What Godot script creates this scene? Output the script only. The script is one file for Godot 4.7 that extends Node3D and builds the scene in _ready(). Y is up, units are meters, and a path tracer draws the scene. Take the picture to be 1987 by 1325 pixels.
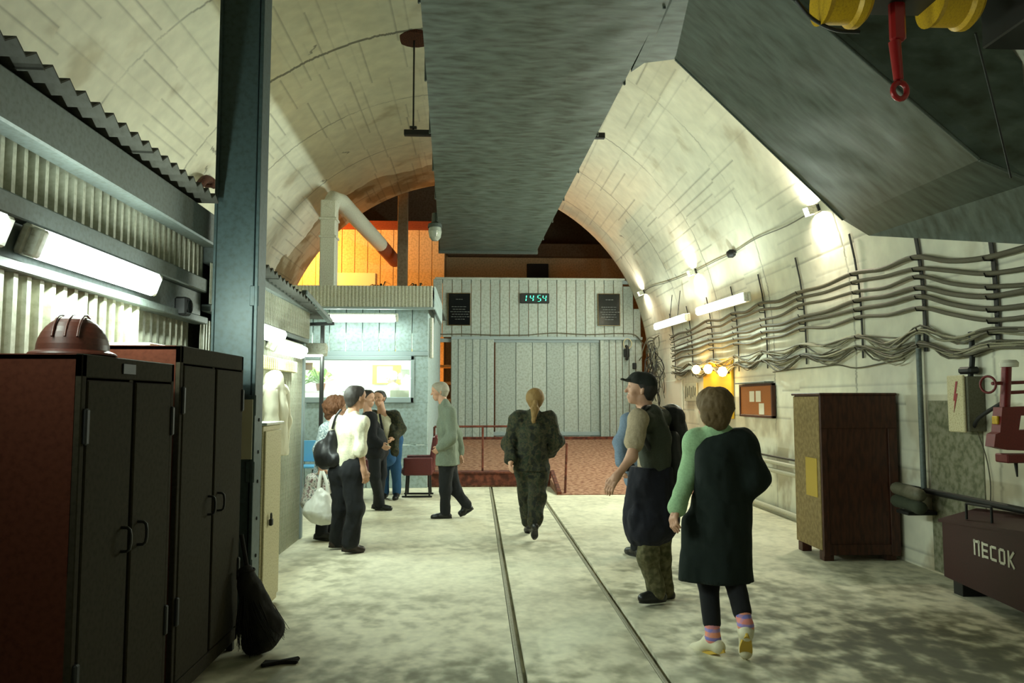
extends Node3D
# An underground tramway station: a vaulted concrete tunnel with tubes, cables, ducts, lockers and people.
# Camera model of the photograph (1987 x 1325): a pixel gives a direction; distances come from floor, wall or size.
const FOCAL := 1500.0
const EYE := Vector3(0, 1.56, 0)
const VAULT := Vector3(-0.27, 2.37, 4.43)   # axis x, springing height, radius
var fw: Vector3
var rt: Vector3
var up: Vector3
var M := {}
var taken := {}
var rng := RandomNumberGenerator.new()

# ---------------------------------------------------------------- pixels to places
func set_lens() -> void:
	var b := atan((775.0 - 662.5) / FOCAL)
	var a := atan((993.5 - 924.0) / FOCAL * cos(b))
	fw = Vector3(sin(a) * cos(b), sin(b), -cos(a) * cos(b))
	rt = Vector3(cos(a), 0, sin(a))
	up = rt.cross(fw)

func ray(x: float, y: float) -> Vector3:
	return fw + rt * ((x - 993.5) / FOCAL) - up * ((y - 662.5) / FOCAL)

func at_floor(x: float, y: float, h := 0.0) -> Vector3:
	var d := ray(x, y)
	return EYE + d * ((h - EYE.y) / d.y)

func at_z(x: float, y: float, z: float) -> Vector3:
	var d := ray(x, y)
	return EYE + d * (-z / d.z)

func at_x(x: float, y: float, wall: float) -> Vector3:
	var d := ray(x, y)
	return EYE + d * (wall / d.x)

# ---------------------------------------------------------------- names and labels
func numbered(called: String) -> String:
	var n: int = taken.get(called, 0)
	taken[called] = n + 1
	return called if n == 0 else "%s_%03d" % [called, n]

func tag(o: Node, label: String, category: String, group := "", kind := "") -> Node:
	o.set_meta("label", label)
	if category:
		o.set_meta("category", category)
	if group:
		o.set_meta("group", group)
	if kind:
		o.set_meta("kind", kind)
	return o

func thing(called: String, label: String, category: String, at := Vector3.ZERO, turn := 0.0, group := "") -> Node3D:
	var o := Node3D.new()
	o.name = numbered(called)
	add_child(o)
	o.position = at
	o.rotation.y = turn
	tag(o, label, category, group)
	return o

func obj(called: String, mesh, m: Material, parent: Node = self, at := Vector3.ZERO) -> MeshInstance3D:
	var o := MeshInstance3D.new()
	o.name = numbered(called) if parent == self else called
	if mesh is SurfaceTool:
		o.mesh = mesh.commit()
	else:
		o.mesh = mesh
	o.material_override = m
	o.position = at
	parent.add_child(o, true)
	return o

func struct(called: String, label: String, mesh, m: Material) -> MeshInstance3D:
	var o := obj(called, mesh, m)
	tag(o, label, "", "", "structure")
	return o

# ---------------------------------------------------------------- shapes
func mb() -> SurfaceTool:
	var st := SurfaceTool.new()
	st.begin(Mesh.PRIMITIVE_TRIANGLES)
	return st

func tri(st: SurfaceTool, a: Vector3, b: Vector3, c: Vector3, out: Vector3) -> void:
	var n := (c - a).cross(b - a)
	if n.dot(out) < 0.0:
		var t := b
		b = c
		c = t
		n = -n
	n = n.normalized()
	for p in [a, b, c]:
		st.set_normal(n)
		st.add_vertex(p)

func quad(st: SurfaceTool, a: Vector3, b: Vector3, c: Vector3, d: Vector3, out: Vector3) -> void:
	tri(st, a, b, c, out)
	tri(st, a, c, d, out)

func stri(st: SurfaceTool, p: Array, n: Array) -> void:
	var g: Vector3 = (p[2] - p[0]).cross(p[1] - p[0])
	var order := [0, 1, 2] if g.dot(n[0] + n[1] + n[2]) >= 0.0 else [0, 2, 1]
	for k in order:
		st.set_normal(n[k])
		st.add_vertex(p[k])

func box(st: SurfaceTool, c: Vector3, s: Vector3, bev := 0.004, bs := Basis.IDENTITY) -> void:
	var h := s / 2.0
	var e := minf(bev, minf(h.x, minf(h.y, h.z)) * 0.6)
	var ax := [Vector3.RIGHT, Vector3.UP, Vector3.BACK]
	for i in 3:
		for sg in [-1.0, 1.0]:
			var n: Vector3 = ax[i] * sg
			var u: Vector3 = ax[(i + 1) % 3]
			var v: Vector3 = ax[(i + 2) % 3]
			var hu := absf(h.dot(u)) - e
			var hv := absf(h.dot(v)) - e
			var o := n * absf(h.dot(ax[i]))
			quad(st, c + bs * (o - u * hu - v * hv), c + bs * (o + u * hu - v * hv), c + bs * (o + u * hu + v * hv), c + bs * (o - u * hu + v * hv), bs * n)
	if e <= 0.0005:
		return
	for i in 3:
		var w: Vector3 = ax[i]
		var u: Vector3 = ax[(i + 1) % 3]
		var v: Vector3 = ax[(i + 2) % 3]
		var hw := w * (absf(h.dot(w)) - e)
		for su in [-1.0, 1.0]:
			for sv in [-1.0, 1.0]:
				var a: Vector3 = u * su * absf(h.dot(u)) + v * sv * (absf(h.dot(v)) - e)
				var b: Vector3 = u * su * (absf(h.dot(u)) - e) + v * sv * absf(h.dot(v))
				quad(st, c + bs * (a - hw), c + bs * (a + hw), c + bs * (b + hw), c + bs * (b - hw), bs * (u * su + v * sv))
	for sx in [-1.0, 1.0]:
		for sy in [-1.0, 1.0]:
			for sz in [-1.0, 1.0]:
				var a := Vector3(sx * h.x, sy * (h.y - e), sz * (h.z - e))
				var b := Vector3(sx * (h.x - e), sy * h.y, sz * (h.z - e))
				var d := Vector3(sx * (h.x - e), sy * (h.y - e), sz * h.z)
				tri(st, c + bs * a, c + bs * b, c + bs * d, bs * Vector3(sx, sy, sz))

func boxm(s: Vector3, bev := 0.004) -> ArrayMesh:
	var st := mb()
	box(st, Vector3.ZERO, s, bev)
	return st.commit()

func span(st: SurfaceTool, lo: Vector3, hi: Vector3, bev := 0.004) -> void:
	box(st, (lo + hi) / 2.0, (hi - lo).abs(), bev)

# a bar of rectangular section from a to b
func bar(st: SurfaceTool, a: Vector3, b: Vector3, w: float, h: float, bev := 0.003) -> void:
	var y := (b - a).normalized()
	var x := (Vector3.UP if absf(y.y) < 0.95 else Vector3.BACK).cross(y).normalized()
	box(st, (a + b) / 2.0, Vector3(w, a.distance_to(b), h), bev, Basis(x, y, x.cross(y)))

func tube(st: SurfaceTool, pts: Array, r: float, n := 8, r2 := -1.0) -> void:
	var rings := []
	var x := Vector3.ZERO
	for i in pts.size():
		var d: Vector3 = (pts[mini(i + 1, pts.size() - 1)] - pts[maxi(i - 1, 0)]).normalized()
		if x == Vector3.ZERO:
			x = (Vector3.UP if absf(d.y) < 0.9 else Vector3.RIGHT).cross(d).normalized()
		x = (x - d * x.dot(d)).normalized()
		var y := d.cross(x)
		var rr := r if r2 < 0.0 else lerpf(r, r2, float(i) / maxi(1, pts.size() - 1))
		var ring := []
		for k in n:
			var o: Vector3 = x * cos(TAU * k / n) + y * sin(TAU * k / n)
			ring.append([pts[i] + o * rr, o])
		rings.append(ring)
	for i in pts.size() - 1:
		for k in n:
			var a: Array = rings[i][k]
			var b: Array = rings[i][(k + 1) % n]
			var c: Array = rings[i + 1][(k + 1) % n]
			var d: Array = rings[i + 1][k]
			stri(st, [a[0], b[0], c[0]], [a[1], b[1], c[1]])
			stri(st, [a[0], c[0], d[0]], [a[1], c[1], d[1]])
	for e in [0, pts.size() - 1]:
		var out: Vector3 = (pts[0] - pts[1]) if e == 0 else (pts[-1] - pts[-2])
		for k in n:
			tri(st, pts[e], rings[e][k][0], rings[e][(k + 1) % n][0], out)

func smooth(pts: Array, per := 6) -> Array:
	var c := Curve3D.new()
	c.bake_interval = 0.05
	for i in pts.size():
		var t: Vector3 = (pts[mini(i + 1, pts.size() - 1)] - pts[maxi(i - 1, 0)]) / 6.0
		c.add_point(pts[i], -t, t)
	var out := []
	for i in pts.size() - 1:
		for k in per:
			out.append(c.sample(i, float(k) / per))
	out.append(pts[-1])
	return out

# a profile of [radius, height] turned about y
func lathe(st: SurfaceTool, prof: Array, c := Vector3.ZERO, n := 16, bs := Basis.IDENTITY) -> void:
	for i in prof.size() - 1:
		var p: Vector2 = prof[i]
		var q: Vector2 = prof[i + 1]
		var nn := Vector2(q.y - p.y, p.x - q.x).normalized()
		for k in n:
			var a0 := TAU * k / n
			var a1 := TAU * (k + 1) / n
			var e0 := Vector3(cos(a0), 0, sin(a0))
			var e1 := Vector3(cos(a1), 0, sin(a1))
			var pa := c + bs * (e0 * p.x + Vector3.UP * p.y)
			var pb := c + bs * (e1 * p.x + Vector3.UP * p.y)
			var qa := c + bs * (e0 * q.x + Vector3.UP * q.y)
			var qb := c + bs * (e1 * q.x + Vector3.UP * q.y)
			var na := bs * (e0 * nn.x + Vector3.UP * nn.y)
			var nb := bs * (e1 * nn.x + Vector3.UP * nn.y)
			if p.x > 0.0001:
				stri(st, [pa, pb, qb], [na, nb, nb])
			if q.x > 0.0001:
				stri(st, [pa, qb, qa], [na, nb, na])

# an extruded outline: poly in the x-y plane of bs, from z = 0 to depth
func prism(st: SurfaceTool, poly: PackedVector2Array, depth: float, c: Vector3, bs := Basis.IDENTITY) -> void:
	var idx := Geometry2D.triangulate_polygon(poly)
	for z in [0.0, depth]:
		var out := bs * Vector3(0, 0, -1 if z == 0.0 else 1) * signf(depth)
		for i in range(0, idx.size(), 3):
			var q := []
			for k in 3:
				q.append(c + bs * Vector3(poly[idx[i + k]].x, poly[idx[i + k]].y, z))
			tri(st, q[0], q[1], q[2], out)
	var ccw := not Geometry2D.is_polygon_clockwise(poly)
	for i in poly.size():
		var p := poly[i]
		var q := poly[(i + 1) % poly.size()]
		var e := (q - p)
		var n2 := Vector2(e.y, -e.x) if ccw else Vector2(-e.y, e.x)
		quad(st, c + bs * Vector3(p.x, p.y, 0), c + bs * Vector3(q.x, q.y, 0), c + bs * Vector3(q.x, q.y, depth), c + bs * Vector3(p.x, p.y, depth), bs * Vector3(n2.x, n2.y, 0))

# a four-cornered sheet with dents, smooth
func patch(st: SurfaceTool, a: Vector3, b: Vector3, c: Vector3, d: Vector3, nu: int, nv: int, dent: float, out: Vector3, noise: FastNoiseLite) -> void:
	var n := (b - a).cross(d - a).normalized()
	if n.dot(out) < 0.0:
		n = -n
	var g := []
	for i in nu + 1:
		var row := []
		for j in nv + 1:
			var u := float(i) / nu
			var v := float(j) / nv
			var p := a.lerp(b, u).lerp(d.lerp(c, u), v)
			var edge := minf(minf(u, 1.0 - u), minf(v, 1.0 - v))
			p += n * dent * noise.get_noise_3dv(p * 100.0) * clampf(edge * 8.0, 0.0, 1.0)
			row.append(p)
		g.append(row)
	var nm := []
	for i in nu + 1:
		var row := []
		for j in nv + 1:
			var du: Vector3 = g[mini(i + 1, nu)][j] - g[maxi(i - 1, 0)][j]
			var dv: Vector3 = g[i][mini(j + 1, nv)] - g[i][maxi(j - 1, 0)]
			var m := du.cross(dv).normalized()
			row.append(m if m.dot(n) > 0.0 else -m)
		nm.append(row)
	for i in nu:
		for j in nv:
			stri(st, [g[i][j], g[i + 1][j], g[i + 1][j + 1]], [nm[i][j], nm[i + 1][j], nm[i + 1][j + 1]])
			stri(st, [g[i][j], g[i + 1][j + 1], g[i][j + 1]], [nm[i][j], nm[i + 1][j + 1], nm[i][j + 1]])

# a corrugated sheet of thickness th: length along x, height along y, ribs along y, front towards +z
func corrugated(length: float, height: float, pitch: float, amp: float, th := 0.004, wave := false) -> ArrayMesh:
	var st := mb()
	var xs := []
	var n := int(round(length / pitch))
	for i in n:
		var x0 := length * i / n
		var p := length / n
		if wave:
			for k in 4:
				xs.append(Vector2(x0 + p * k / 4.0, amp * (0.5 - 0.5 * cos(TAU * k / 4.0))))
		else:
			xs.append_array([Vector2(x0, 0), Vector2(x0 + p * 0.42, 0), Vector2(x0 + p * 0.55, amp), Vector2(x0 + p * 0.87, amp)])
	xs.append(Vector2(length, 0))
	for i in xs.size() - 1:
		var p: Vector2 = xs[i]
		var q: Vector2 = xs[i + 1]
		var out := Vector3(p.y - q.y, 0, q.x - p.x)
		quad(st, Vector3(p.x, 0, p.y), Vector3(q.x, 0, q.y), Vector3(q.x, height, q.y), Vector3(p.x, height, p.y), out)
		quad(st, Vector3(p.x, 0, p.y - th), Vector3(q.x, 0, q.y - th), Vector3(q.x, height, q.y - th), Vector3(p.x, height, p.y - th), -out)
		for y in [0.0, height]:
			quad(st, Vector3(p.x, y, p.y), Vector3(q.x, y, q.y), Vector3(q.x, y, q.y - th), Vector3(p.x, y, p.y - th), Vector3(0, y - 0.01, 0))
	for x in [0.0, length]:
		quad(st, Vector3(x, 0, 0), Vector3(x, height, 0), Vector3(x, height, -th), Vector3(x, 0, -th), Vector3(x - 0.01, 0, 0))
	return st.commit()

# ---------------------------------------------------------------- materials
func srgb(r: float, g: float, b: float) -> Color:
	return Color(r / 255.0, g / 255.0, b / 255.0)

func noise_tex(sd: int, freq: float, cols: Array, offs: Array, size := 256, hard := false) -> NoiseTexture2D:
	var n := FastNoiseLite.new()
	n.seed = sd
	n.frequency = freq
	n.fractal_octaves = 5
	var g := Gradient.new()
	g.offsets = PackedFloat32Array(offs)
	g.colors = PackedColorArray(cols)
	if hard:
		g.interpolation_mode = Gradient.GRADIENT_INTERPOLATE_CONSTANT
	var t := NoiseTexture2D.new()
	t.width = size
	t.height = size
	t.seamless = true
	t.noise = n
	t.color_ramp = g
	return t

func mat(c: Color, rough := 0.7, metal := 0.0, tex: Texture2D = null, metres := 1.0) -> StandardMaterial3D:
	var m := StandardMaterial3D.new()
	m.albedo_color = c
	m.roughness = rough
	m.metallic = metal
	if tex:
		m.albedo_texture = tex
		m.uv1_triplanar = true
		m.uv1_scale = Vector3.ONE / metres
	return m

func glow(c: Color, e: float) -> StandardMaterial3D:
	var m := StandardMaterial3D.new()
	m.albedo_color = c
	m.roughness = 0.4
	m.emission_enabled = true
	m.emission = c
	m.emission_energy_multiplier = e
	return m

func make_materials() -> void:
	var grime := noise_tex(3, 0.035, [Color(0.82, 0.81, 0.77), Color(0.95, 0.945, 0.93), Color(1, 1, 1)], [0.0, 0.4, 0.75], 512)
	var scuff := noise_tex(8, 0.05, [Color(0.72, 0.68, 0.62), Color(0.94, 0.93, 0.9), Color(1, 1, 1)], [0.0, 0.3, 0.6], 512)
	var fabric := noise_tex(5, 0.12, [Color(0.88, 0.88, 0.88), Color(1, 1, 1)], [0.2, 0.8], 128)
	M.grime = grime
	M.fabric_tex = fabric
	M.white_metal = mat(srgb(206, 206, 192), 0.45, 0.1, scuff, 0.9)
	M.cabin_sheet = mat(srgb(184, 185, 167), 0.5, 0.1, grime, 0.7)
	M.beam_grey = mat(srgb(104, 114, 112), 0.55, 0.1, grime, 0.7)
	M.roof_sheet = mat(srgb(74, 74, 68), 0.95, 0.0, grime, 0.8)
	M.steel_paint = mat(srgb(66, 84, 86), 0.5, 0.15, grime, 0.9)
	M.plank_grey = mat(srgb(176, 186, 180), 0.6, 0.0, grime, 1.3)
	M.plank_grey_b = mat(srgb(166, 177, 172), 0.6, 0.0, grime, 1.1)
	M.booth_panel = mat(srgb(166, 184, 186), 0.55, 0.0, grime, 1.4)
	M.frame_grey = mat(srgb(150, 164, 166), 0.5, 0.0)
	M.duct = mat(srgb(82, 92, 87), 0.55, 0.25, noise_tex(21, 0.02, [Color(0.6, 0.58, 0.48), Color(0.82, 0.83, 0.78), Color(0.92, 0.93, 0.9), Color(1.25, 1.22, 1.1)], [0.1, 0.4, 0.66, 0.95], 512), 1.7)
	M.duct.uv1_scale = Vector3(0.25, 0.5, 0.8)
	M.duct_seam = mat(srgb(86, 94, 90), 0.5, 0.3, grime, 0.5)
	M.locker = mat(srgb(50, 45, 34), 0.9, 0.1, grime, 0.6)
	M.locker_side = mat(srgb(74, 38, 26), 0.9, 0.0, grime, 0.6)
	M.locker.metallic_specular = 0.25
	M.locker_side.metallic_specular = 0.2
	M.black = mat(srgb(22, 22, 22), 0.6)
	M.dark_metal = mat(srgb(40, 40, 38), 0.5, 0.4)
	M.rust = mat(srgb(96, 56, 34), 0.85, 0.1, noise_tex(12, 0.05, [Color(0.4, 0.3, 0.25), Color(1, 0.9, 0.8)], [0.2, 0.8]), 0.3)
	M.red_paint = mat(srgb(112, 20, 20), 0.4, 0.1, scuff, 0.4)
	M.oxide = mat(srgb(120, 62, 44), 0.85, 0.0, noise_tex(31, 0.03, [Color(0.6, 0.55, 0.5), Color(1, 1, 1)], [0.25, 0.75]), 1.2)
	M.ramp = mat(srgb(170, 130, 106), 0.9, 0.0, noise_tex(32, 0.03, [Color(0.68, 0.56, 0.5), Color(0.9, 0.86, 0.82), Color(1, 1, 1)], [0.2, 0.5, 0.8], 512), 1.6)
	M.yellow_paint = mat(srgb(206, 164, 22), 0.4, 0.1, scuff, 0.4)
	M.hook_red = mat(srgb(150, 24, 28), 0.3, 0.1)
	M.chrome = mat(srgb(170, 170, 165), 0.25, 0.9)
	M.cable = mat(srgb(92, 88, 72), 0.65, 0.0, scuff, 0.3)
	M.cable_light = mat(srgb(150, 146, 122), 0.6, 0.0, scuff, 0.3)
	M.wood = mat(srgb(80, 42, 25), 0.55, 0.0, noise_tex(41, 0.03, [Color(0.72, 0.66, 0.6), Color(0.9, 0.87, 0.84), Color(1, 1, 1)], [0.2, 0.5, 0.8]), 0.8)
	M.wood.uv1_scale = Vector3(3.0, 0.6, 3.0)
	M.ply = mat(srgb(150, 128, 82), 0.7, 0.0, noise_tex(42, 0.05, [Color(0.82, 0.8, 0.72), Color(1, 1, 1)], [0.2, 0.8]), 0.8)
	M.board = mat(srgb(168, 100, 44), 0.6, 0.0, scuff, 0.5)
	M.paper = mat(srgb(226, 222, 204), 0.8)
	M.paper_old = mat(srgb(184, 178, 150), 0.85)
	M.cream = mat(srgb(206, 196, 158), 0.6, 0.0, scuff, 0.5)
	M.olive_grey = mat(srgb(100, 98, 80), 0.6, 0.0, grime, 0.4)
	M.pipe_light = mat(srgb(190, 186, 166), 0.55, 0.0, grime, 0.4)
	M.pipe_white = mat(srgb(216, 216, 202), 0.55, 0.0, scuff, 0.6)
	M.patch = mat(srgb(134, 132, 112), 0.9, 0.0, noise_tex(52, 0.03, [Color(0.72, 0.74, 0.66), Color(0.92, 0.92, 0.88), Color(1, 1, 1)], [0.2, 0.5, 0.75]), 0.7)
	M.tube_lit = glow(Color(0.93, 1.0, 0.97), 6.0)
	M.bulb_lit = glow(Color(1.0, 0.97, 0.88), 12.0)
	M.bulb_warm = glow(Color(1.0, 0.86, 0.5), 7.0)
	M.clock_digit = glow(Color(0.35, 1.0, 0.8), 1.6)
	M.plaque = mat(srgb(20, 22, 24), 0.12, 0.0)
	M.plaque_line = mat(srgb(96, 100, 98), 0.5)
	M.gold_edge = mat(srgb(120, 100, 60), 0.4, 0.3)
	M.glass = mat(Color(0.9, 0.97, 0.95, 0.12), 0.03)
	M.glass.transparency = BaseMaterial3D.TRANSPARENCY_ALPHA
	M.plastic_blue = mat(srgb(24, 96, 150), 0.45)
	M.plastic_sky = mat(srgb(96, 168, 214), 0.45)
	M.oxblood = mat(srgb(96, 30, 30), 0.5, 0.0, scuff, 0.5)
	M.helmet = mat(srgb(78, 32, 18), 0.45, 0.0, scuff, 0.3)
	M.bristle = mat(srgb(30, 26, 22), 0.95)
	M.broom_stick = mat(srgb(96, 78, 52), 0.8)
	M.rail_steel = mat(srgb(150, 146, 126), 0.7, 0.1, grime, 0.5)
	M.far_plank = mat(srgb(230, 206, 164), 0.6, 0.0, grime, 1.2)
	M.far_brown = mat(srgb(136, 66, 40), 0.8, 0.0, grime, 1.0)
	M.hall_concrete = mat(srgb(120, 108, 90), 0.95, 0.0, grime, 1.6)
	M.booth_wall = mat(srgb(232, 236, 226), 0.8)
	M.yellow_sheet = mat(srgb(232, 176, 40), 0.6)
	M.leaf = mat(srgb(40, 44, 22), 0.8)
	M.leaf_light = mat(srgb(126, 160, 70), 0.7)
	M.coat_white = mat(srgb(226, 222, 200), 0.9)
	M.bulb_orange = glow(Color(1.0, 0.62, 0.22), 6.0)
	M.jar_glass = mat(srgb(170, 176, 166), 0.12, 0.2)
	M.yellow_paper = mat(srgb(190, 160, 60), 0.7)
	M.red_dark = mat(srgb(56, 15, 14), 0.5, 0.1, scuff, 0.5)
	M.skin = mat(srgb(196, 150, 124), 0.6)
	M.eye = mat(srgb(40, 34, 30), 0.3)
	M.hair_dark_blond = mat(srgb(104, 82, 50), 0.75, 0.0, fabric, 0.12)
	M.hair_blond = mat(srgb(134, 104, 58), 0.75, 0.0, fabric, 0.12)
	M.hair_dark = mat(srgb(44, 38, 34), 0.7, 0.0, fabric, 0.12)
	M.hair_brown = mat(srgb(96, 58, 30), 0.75, 0.0, fabric, 0.1)
	M.hair_grey = mat(srgb(168, 160, 144), 0.75, 0.0, fabric, 0.12)
	M.pale_green = mat(srgb(160, 196, 150), 0.9, 0.0, fabric, 0.25)
	M.dark_green = mat(srgb(12, 26, 21), 0.95, 0.0, fabric, 0.25)
	M.black_cloth = mat(srgb(18, 18, 22), 0.95, 0.0, fabric, 0.25)
	M.navy_cloth = mat(srgb(20, 20, 32), 0.95, 0.0, fabric, 0.25)
	M.black_nylon = mat(srgb(24, 24, 28), 0.5, 0.0, fabric, 0.25)
	M.beige_cloth = mat(srgb(178, 160, 132), 0.9, 0.0, fabric, 0.25)
	M.vest_cloth = mat(srgb(66, 70, 58), 0.9, 0.0, fabric, 0.2)
	M.cap_cloth = mat(srgb(34, 36, 30), 0.9, 0.0, fabric, 0.2)
	M.cargo = mat(srgb(110, 104, 76), 0.95, 0.0, noise_tex(71, 0.03, [Color(0.6, 0.62, 0.5), Color(1, 1, 1)], [0.3, 0.7]), 0.5)
	M.olive_cloth = mat(srgb(60, 66, 50), 0.95)
	M.pale_blue = mat(srgb(120, 138, 160), 0.9, 0.0, fabric, 0.25)
	M.dark_trouser = mat(srgb(26, 28, 32), 0.95, 0.0, fabric, 0.25)
	M.sage_cloth = mat(srgb(124, 134, 118), 0.95, 0.0, fabric, 0.25)
	M.white_cloth = mat(srgb(232, 228, 204), 0.9, 0.0, fabric, 0.3)
	M.jeans = mat(srgb(40, 84, 128), 0.9, 0.0, fabric, 0.2)
	M.camo = mat(Color(0.82, 0.82, 0.82), 0.95, 0.0, noise_tex(72, 0.022, [srgb(24, 26, 18), srgb(56, 62, 34), srgb(84, 72, 46), srgb(38, 50, 30)], [0.0, 0.4, 0.53, 0.64], 256, true), 0.55)
	M.pattern_cloth = mat(Color(1, 1, 1), 0.9, 0.0, noise_tex(73, 0.05, [srgb(110, 128, 134), srgb(176, 190, 194), srgb(206, 214, 214)], [0.0, 0.45, 0.6], 256, true), 0.3)
	M.white_bag = mat(srgb(232, 232, 224), 0.4)
	M.print_bag = mat(Color(1, 1, 1), 0.45, 0.0, noise_tex(74, 0.03, [srgb(128, 96, 96), srgb(214, 210, 200), srgb(220, 218, 210), srgb(96, 110, 106)], [0.0, 0.36, 0.6, 0.68], 256, true), 0.35)
	M.shoe_black = mat(srgb(20, 20, 20), 0.4)
	M.shoe_brown = mat(srgb(46, 34, 28), 0.45)
	M.shoe_pale = mat(srgb(214, 206, 176), 0.6)
	M.shoe_yellow = mat(srgb(206, 170, 66), 0.7)
	var g := Gradient.new()
	g.interpolation_mode = Gradient.GRADIENT_INTERPOLATE_CONSTANT
	g.offsets = PackedFloat32Array([0.0, 0.3, 0.5, 0.8])
	g.colors = PackedColorArray([srgb(226, 140, 130), srgb(150, 140, 206), srgb(232, 150, 120), srgb(120, 120, 190)])
	var gt := GradientTexture2D.new()
	gt.gradient = g
	gt.fill_from = Vector2(0, 0)
	gt.fill_to = Vector2(0, 1)
	gt.width = 8
	gt.height = 64
	M.sock = mat(Color(1, 1, 1), 0.95, 0.0, gt, 0.09)

# concrete of the vault and its walls: u runs over the arch (right floor edge to left), v along the tunnel
const ARC := 18.66
const LEN := 23.5
func concrete_textures() -> void:
	var w := 1152
	var h := 1664
	var big := FastNoiseLite.new()
	big.seed = 11
	big.frequency = 0.006
	big.fractal_octaves = 4
	var fine := FastNoiseLite.new()
	fine.seed = 12
	fine.frequency = 0.05
	fine.fractal_octaves = 4
	var rusty := FastNoiseLite.new()
	rusty.seed = 13
	rusty.frequency = 0.012
	rusty.fractal_octaves = 5
	var a := big.get_image(w, h).get_data()
	var b := fine.get_image(w, h).get_data()
	var c := rusty.get_image(w, h).get_data()
	# marks: board joints along the tunnel, joints between the pours round the arch, cracks
	var dark := PackedFloat32Array()
	dark.resize(w * h)
	rng.seed = 77
	var zpx := h / LEN
	var upx := w / ARC
	var joints := [1.4, 3.7, 6.0, 8.3, 10.6, 12.9, 15.2, 17.5]
	var u := 0.0
	while u < ARC:
		var x := int(u * upx)
		var z := 0.0
		while z < LEN:
			var l := rng.randf_range(0.5, 2.4)
			var s := rng.randf_range(0.05, 0.5) if rng.randf() < 0.55 else 0.0
			var xx := clampi(x + rng.randi_range(-2, 2), 1, w - 2)
			for y in range(int(z * zpx), mini(h, int((z + l) * zpx))):
				dark[y * w + xx] = maxf(dark[y * w + xx], s)
				dark[y * w + xx + 1] = maxf(dark[y * w + xx + 1], s * 0.35)
			z += l
		u += rng.randf_range(0.15, 0.24)
	for jz in joints:
		var yy: float = (jz + 5.0) * zpx
		var s := 0.5
		for x in w:
			yy += rng.randf_range(-0.5, 0.5)
			yy += ((jz + 5.0) * zpx - yy) * 0.02
			s = clampf(s + rng.randf_range(-0.08, 0.08), 0.1, 0.85)
			var uu := x / upx
			var deep := s
			if absf(jz - 10.6) < 0.1 and uu > 9.0 and uu < 12.2:
				deep = 1.0
			for k in range(-1, 2 + int(deep > 0.95)):
				var y2 := clampi(int(yy) + k, 0, h - 1)
				dark[y2 * w + x] = maxf(dark[y2 * w + x], deep * (1.0 if k == 0 or deep > 0.95 else 0.4))
	for i in 70:
		var x := rng.randi_range(200, w - 10)
		var y := rng.randi_range(0, h - 10)
		for k in rng.randi_range(10, 46):
			x = clampi(x + rng.randi_range(-1, 1), 1, w - 2)
			y = clampi(y + rng.randi_range(0, 1), 0, h - 1)
			dark[y * w + x] = 0.85
			dark[y * w + x + 1] = 0.6
	var data := PackedByteArray()
	data.resize(w * h * 3)
	var hd := PackedByteArray()
	hd.resize(w * h)
	for y in h:
		var z := y / zpx - 5.0
		for x in w:
			var i := y * w + x
			var n := a[i] / 255.0
			var f := b[i] / 255.0
			var r := c[i] / 255.0
			var uu := x / upx
			var t := 0.90 + 0.12 * n + 0.09 * (f - 0.5)
			var brown := smoothstep(0.68, 0.92, r) * 0.3
			if uu < 1.6:   # splashes on the foot of the right wall
				brown = maxf(brown, smoothstep(0.42, 0.62, r) * (0.55 if uu < 0.9 else 0.3))
			if z > 16.9 + (n - 0.5) * 1.4 and uu > 7.6:   # browner, darker zone near the far arch, with a ragged edge
				brown = maxf(brown, 0.55 + 0.4 * smoothstep(0.4, 0.6, r))
			var d := dark[i]
			t *= 1.0 - 0.42 * d
			data[i * 3] = int(255 * clampf(t * lerpf(0.93, 0.56, brown), 0, 1))
			data[i * 3 + 1] = int(255 * clampf(t * lerpf(0.92, 0.49, brown), 0, 1))
			data[i * 3 + 2] = int(255 * clampf(t * lerpf(0.84, 0.36, brown), 0, 1))
			hd[i] = int(255 * clampf(0.6 + 0.3 * (f - 0.5) - 0.5 * d, 0, 1))
	var m := StandardMaterial3D.new()
	m.albedo_texture = ImageTexture.create_from_image(Image.create_from_data(w, h, false, Image.FORMAT_RGB8, data))
	m.roughness = 0.85
	m.heightmap_enabled = true
	m.heightmap_texture = ImageTexture.create_from_image(Image.create_from_data(w, h, false, Image.FORMAT_L8, hd))
	m.heightmap_scale = 1.2
	M.concrete = m

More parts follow.
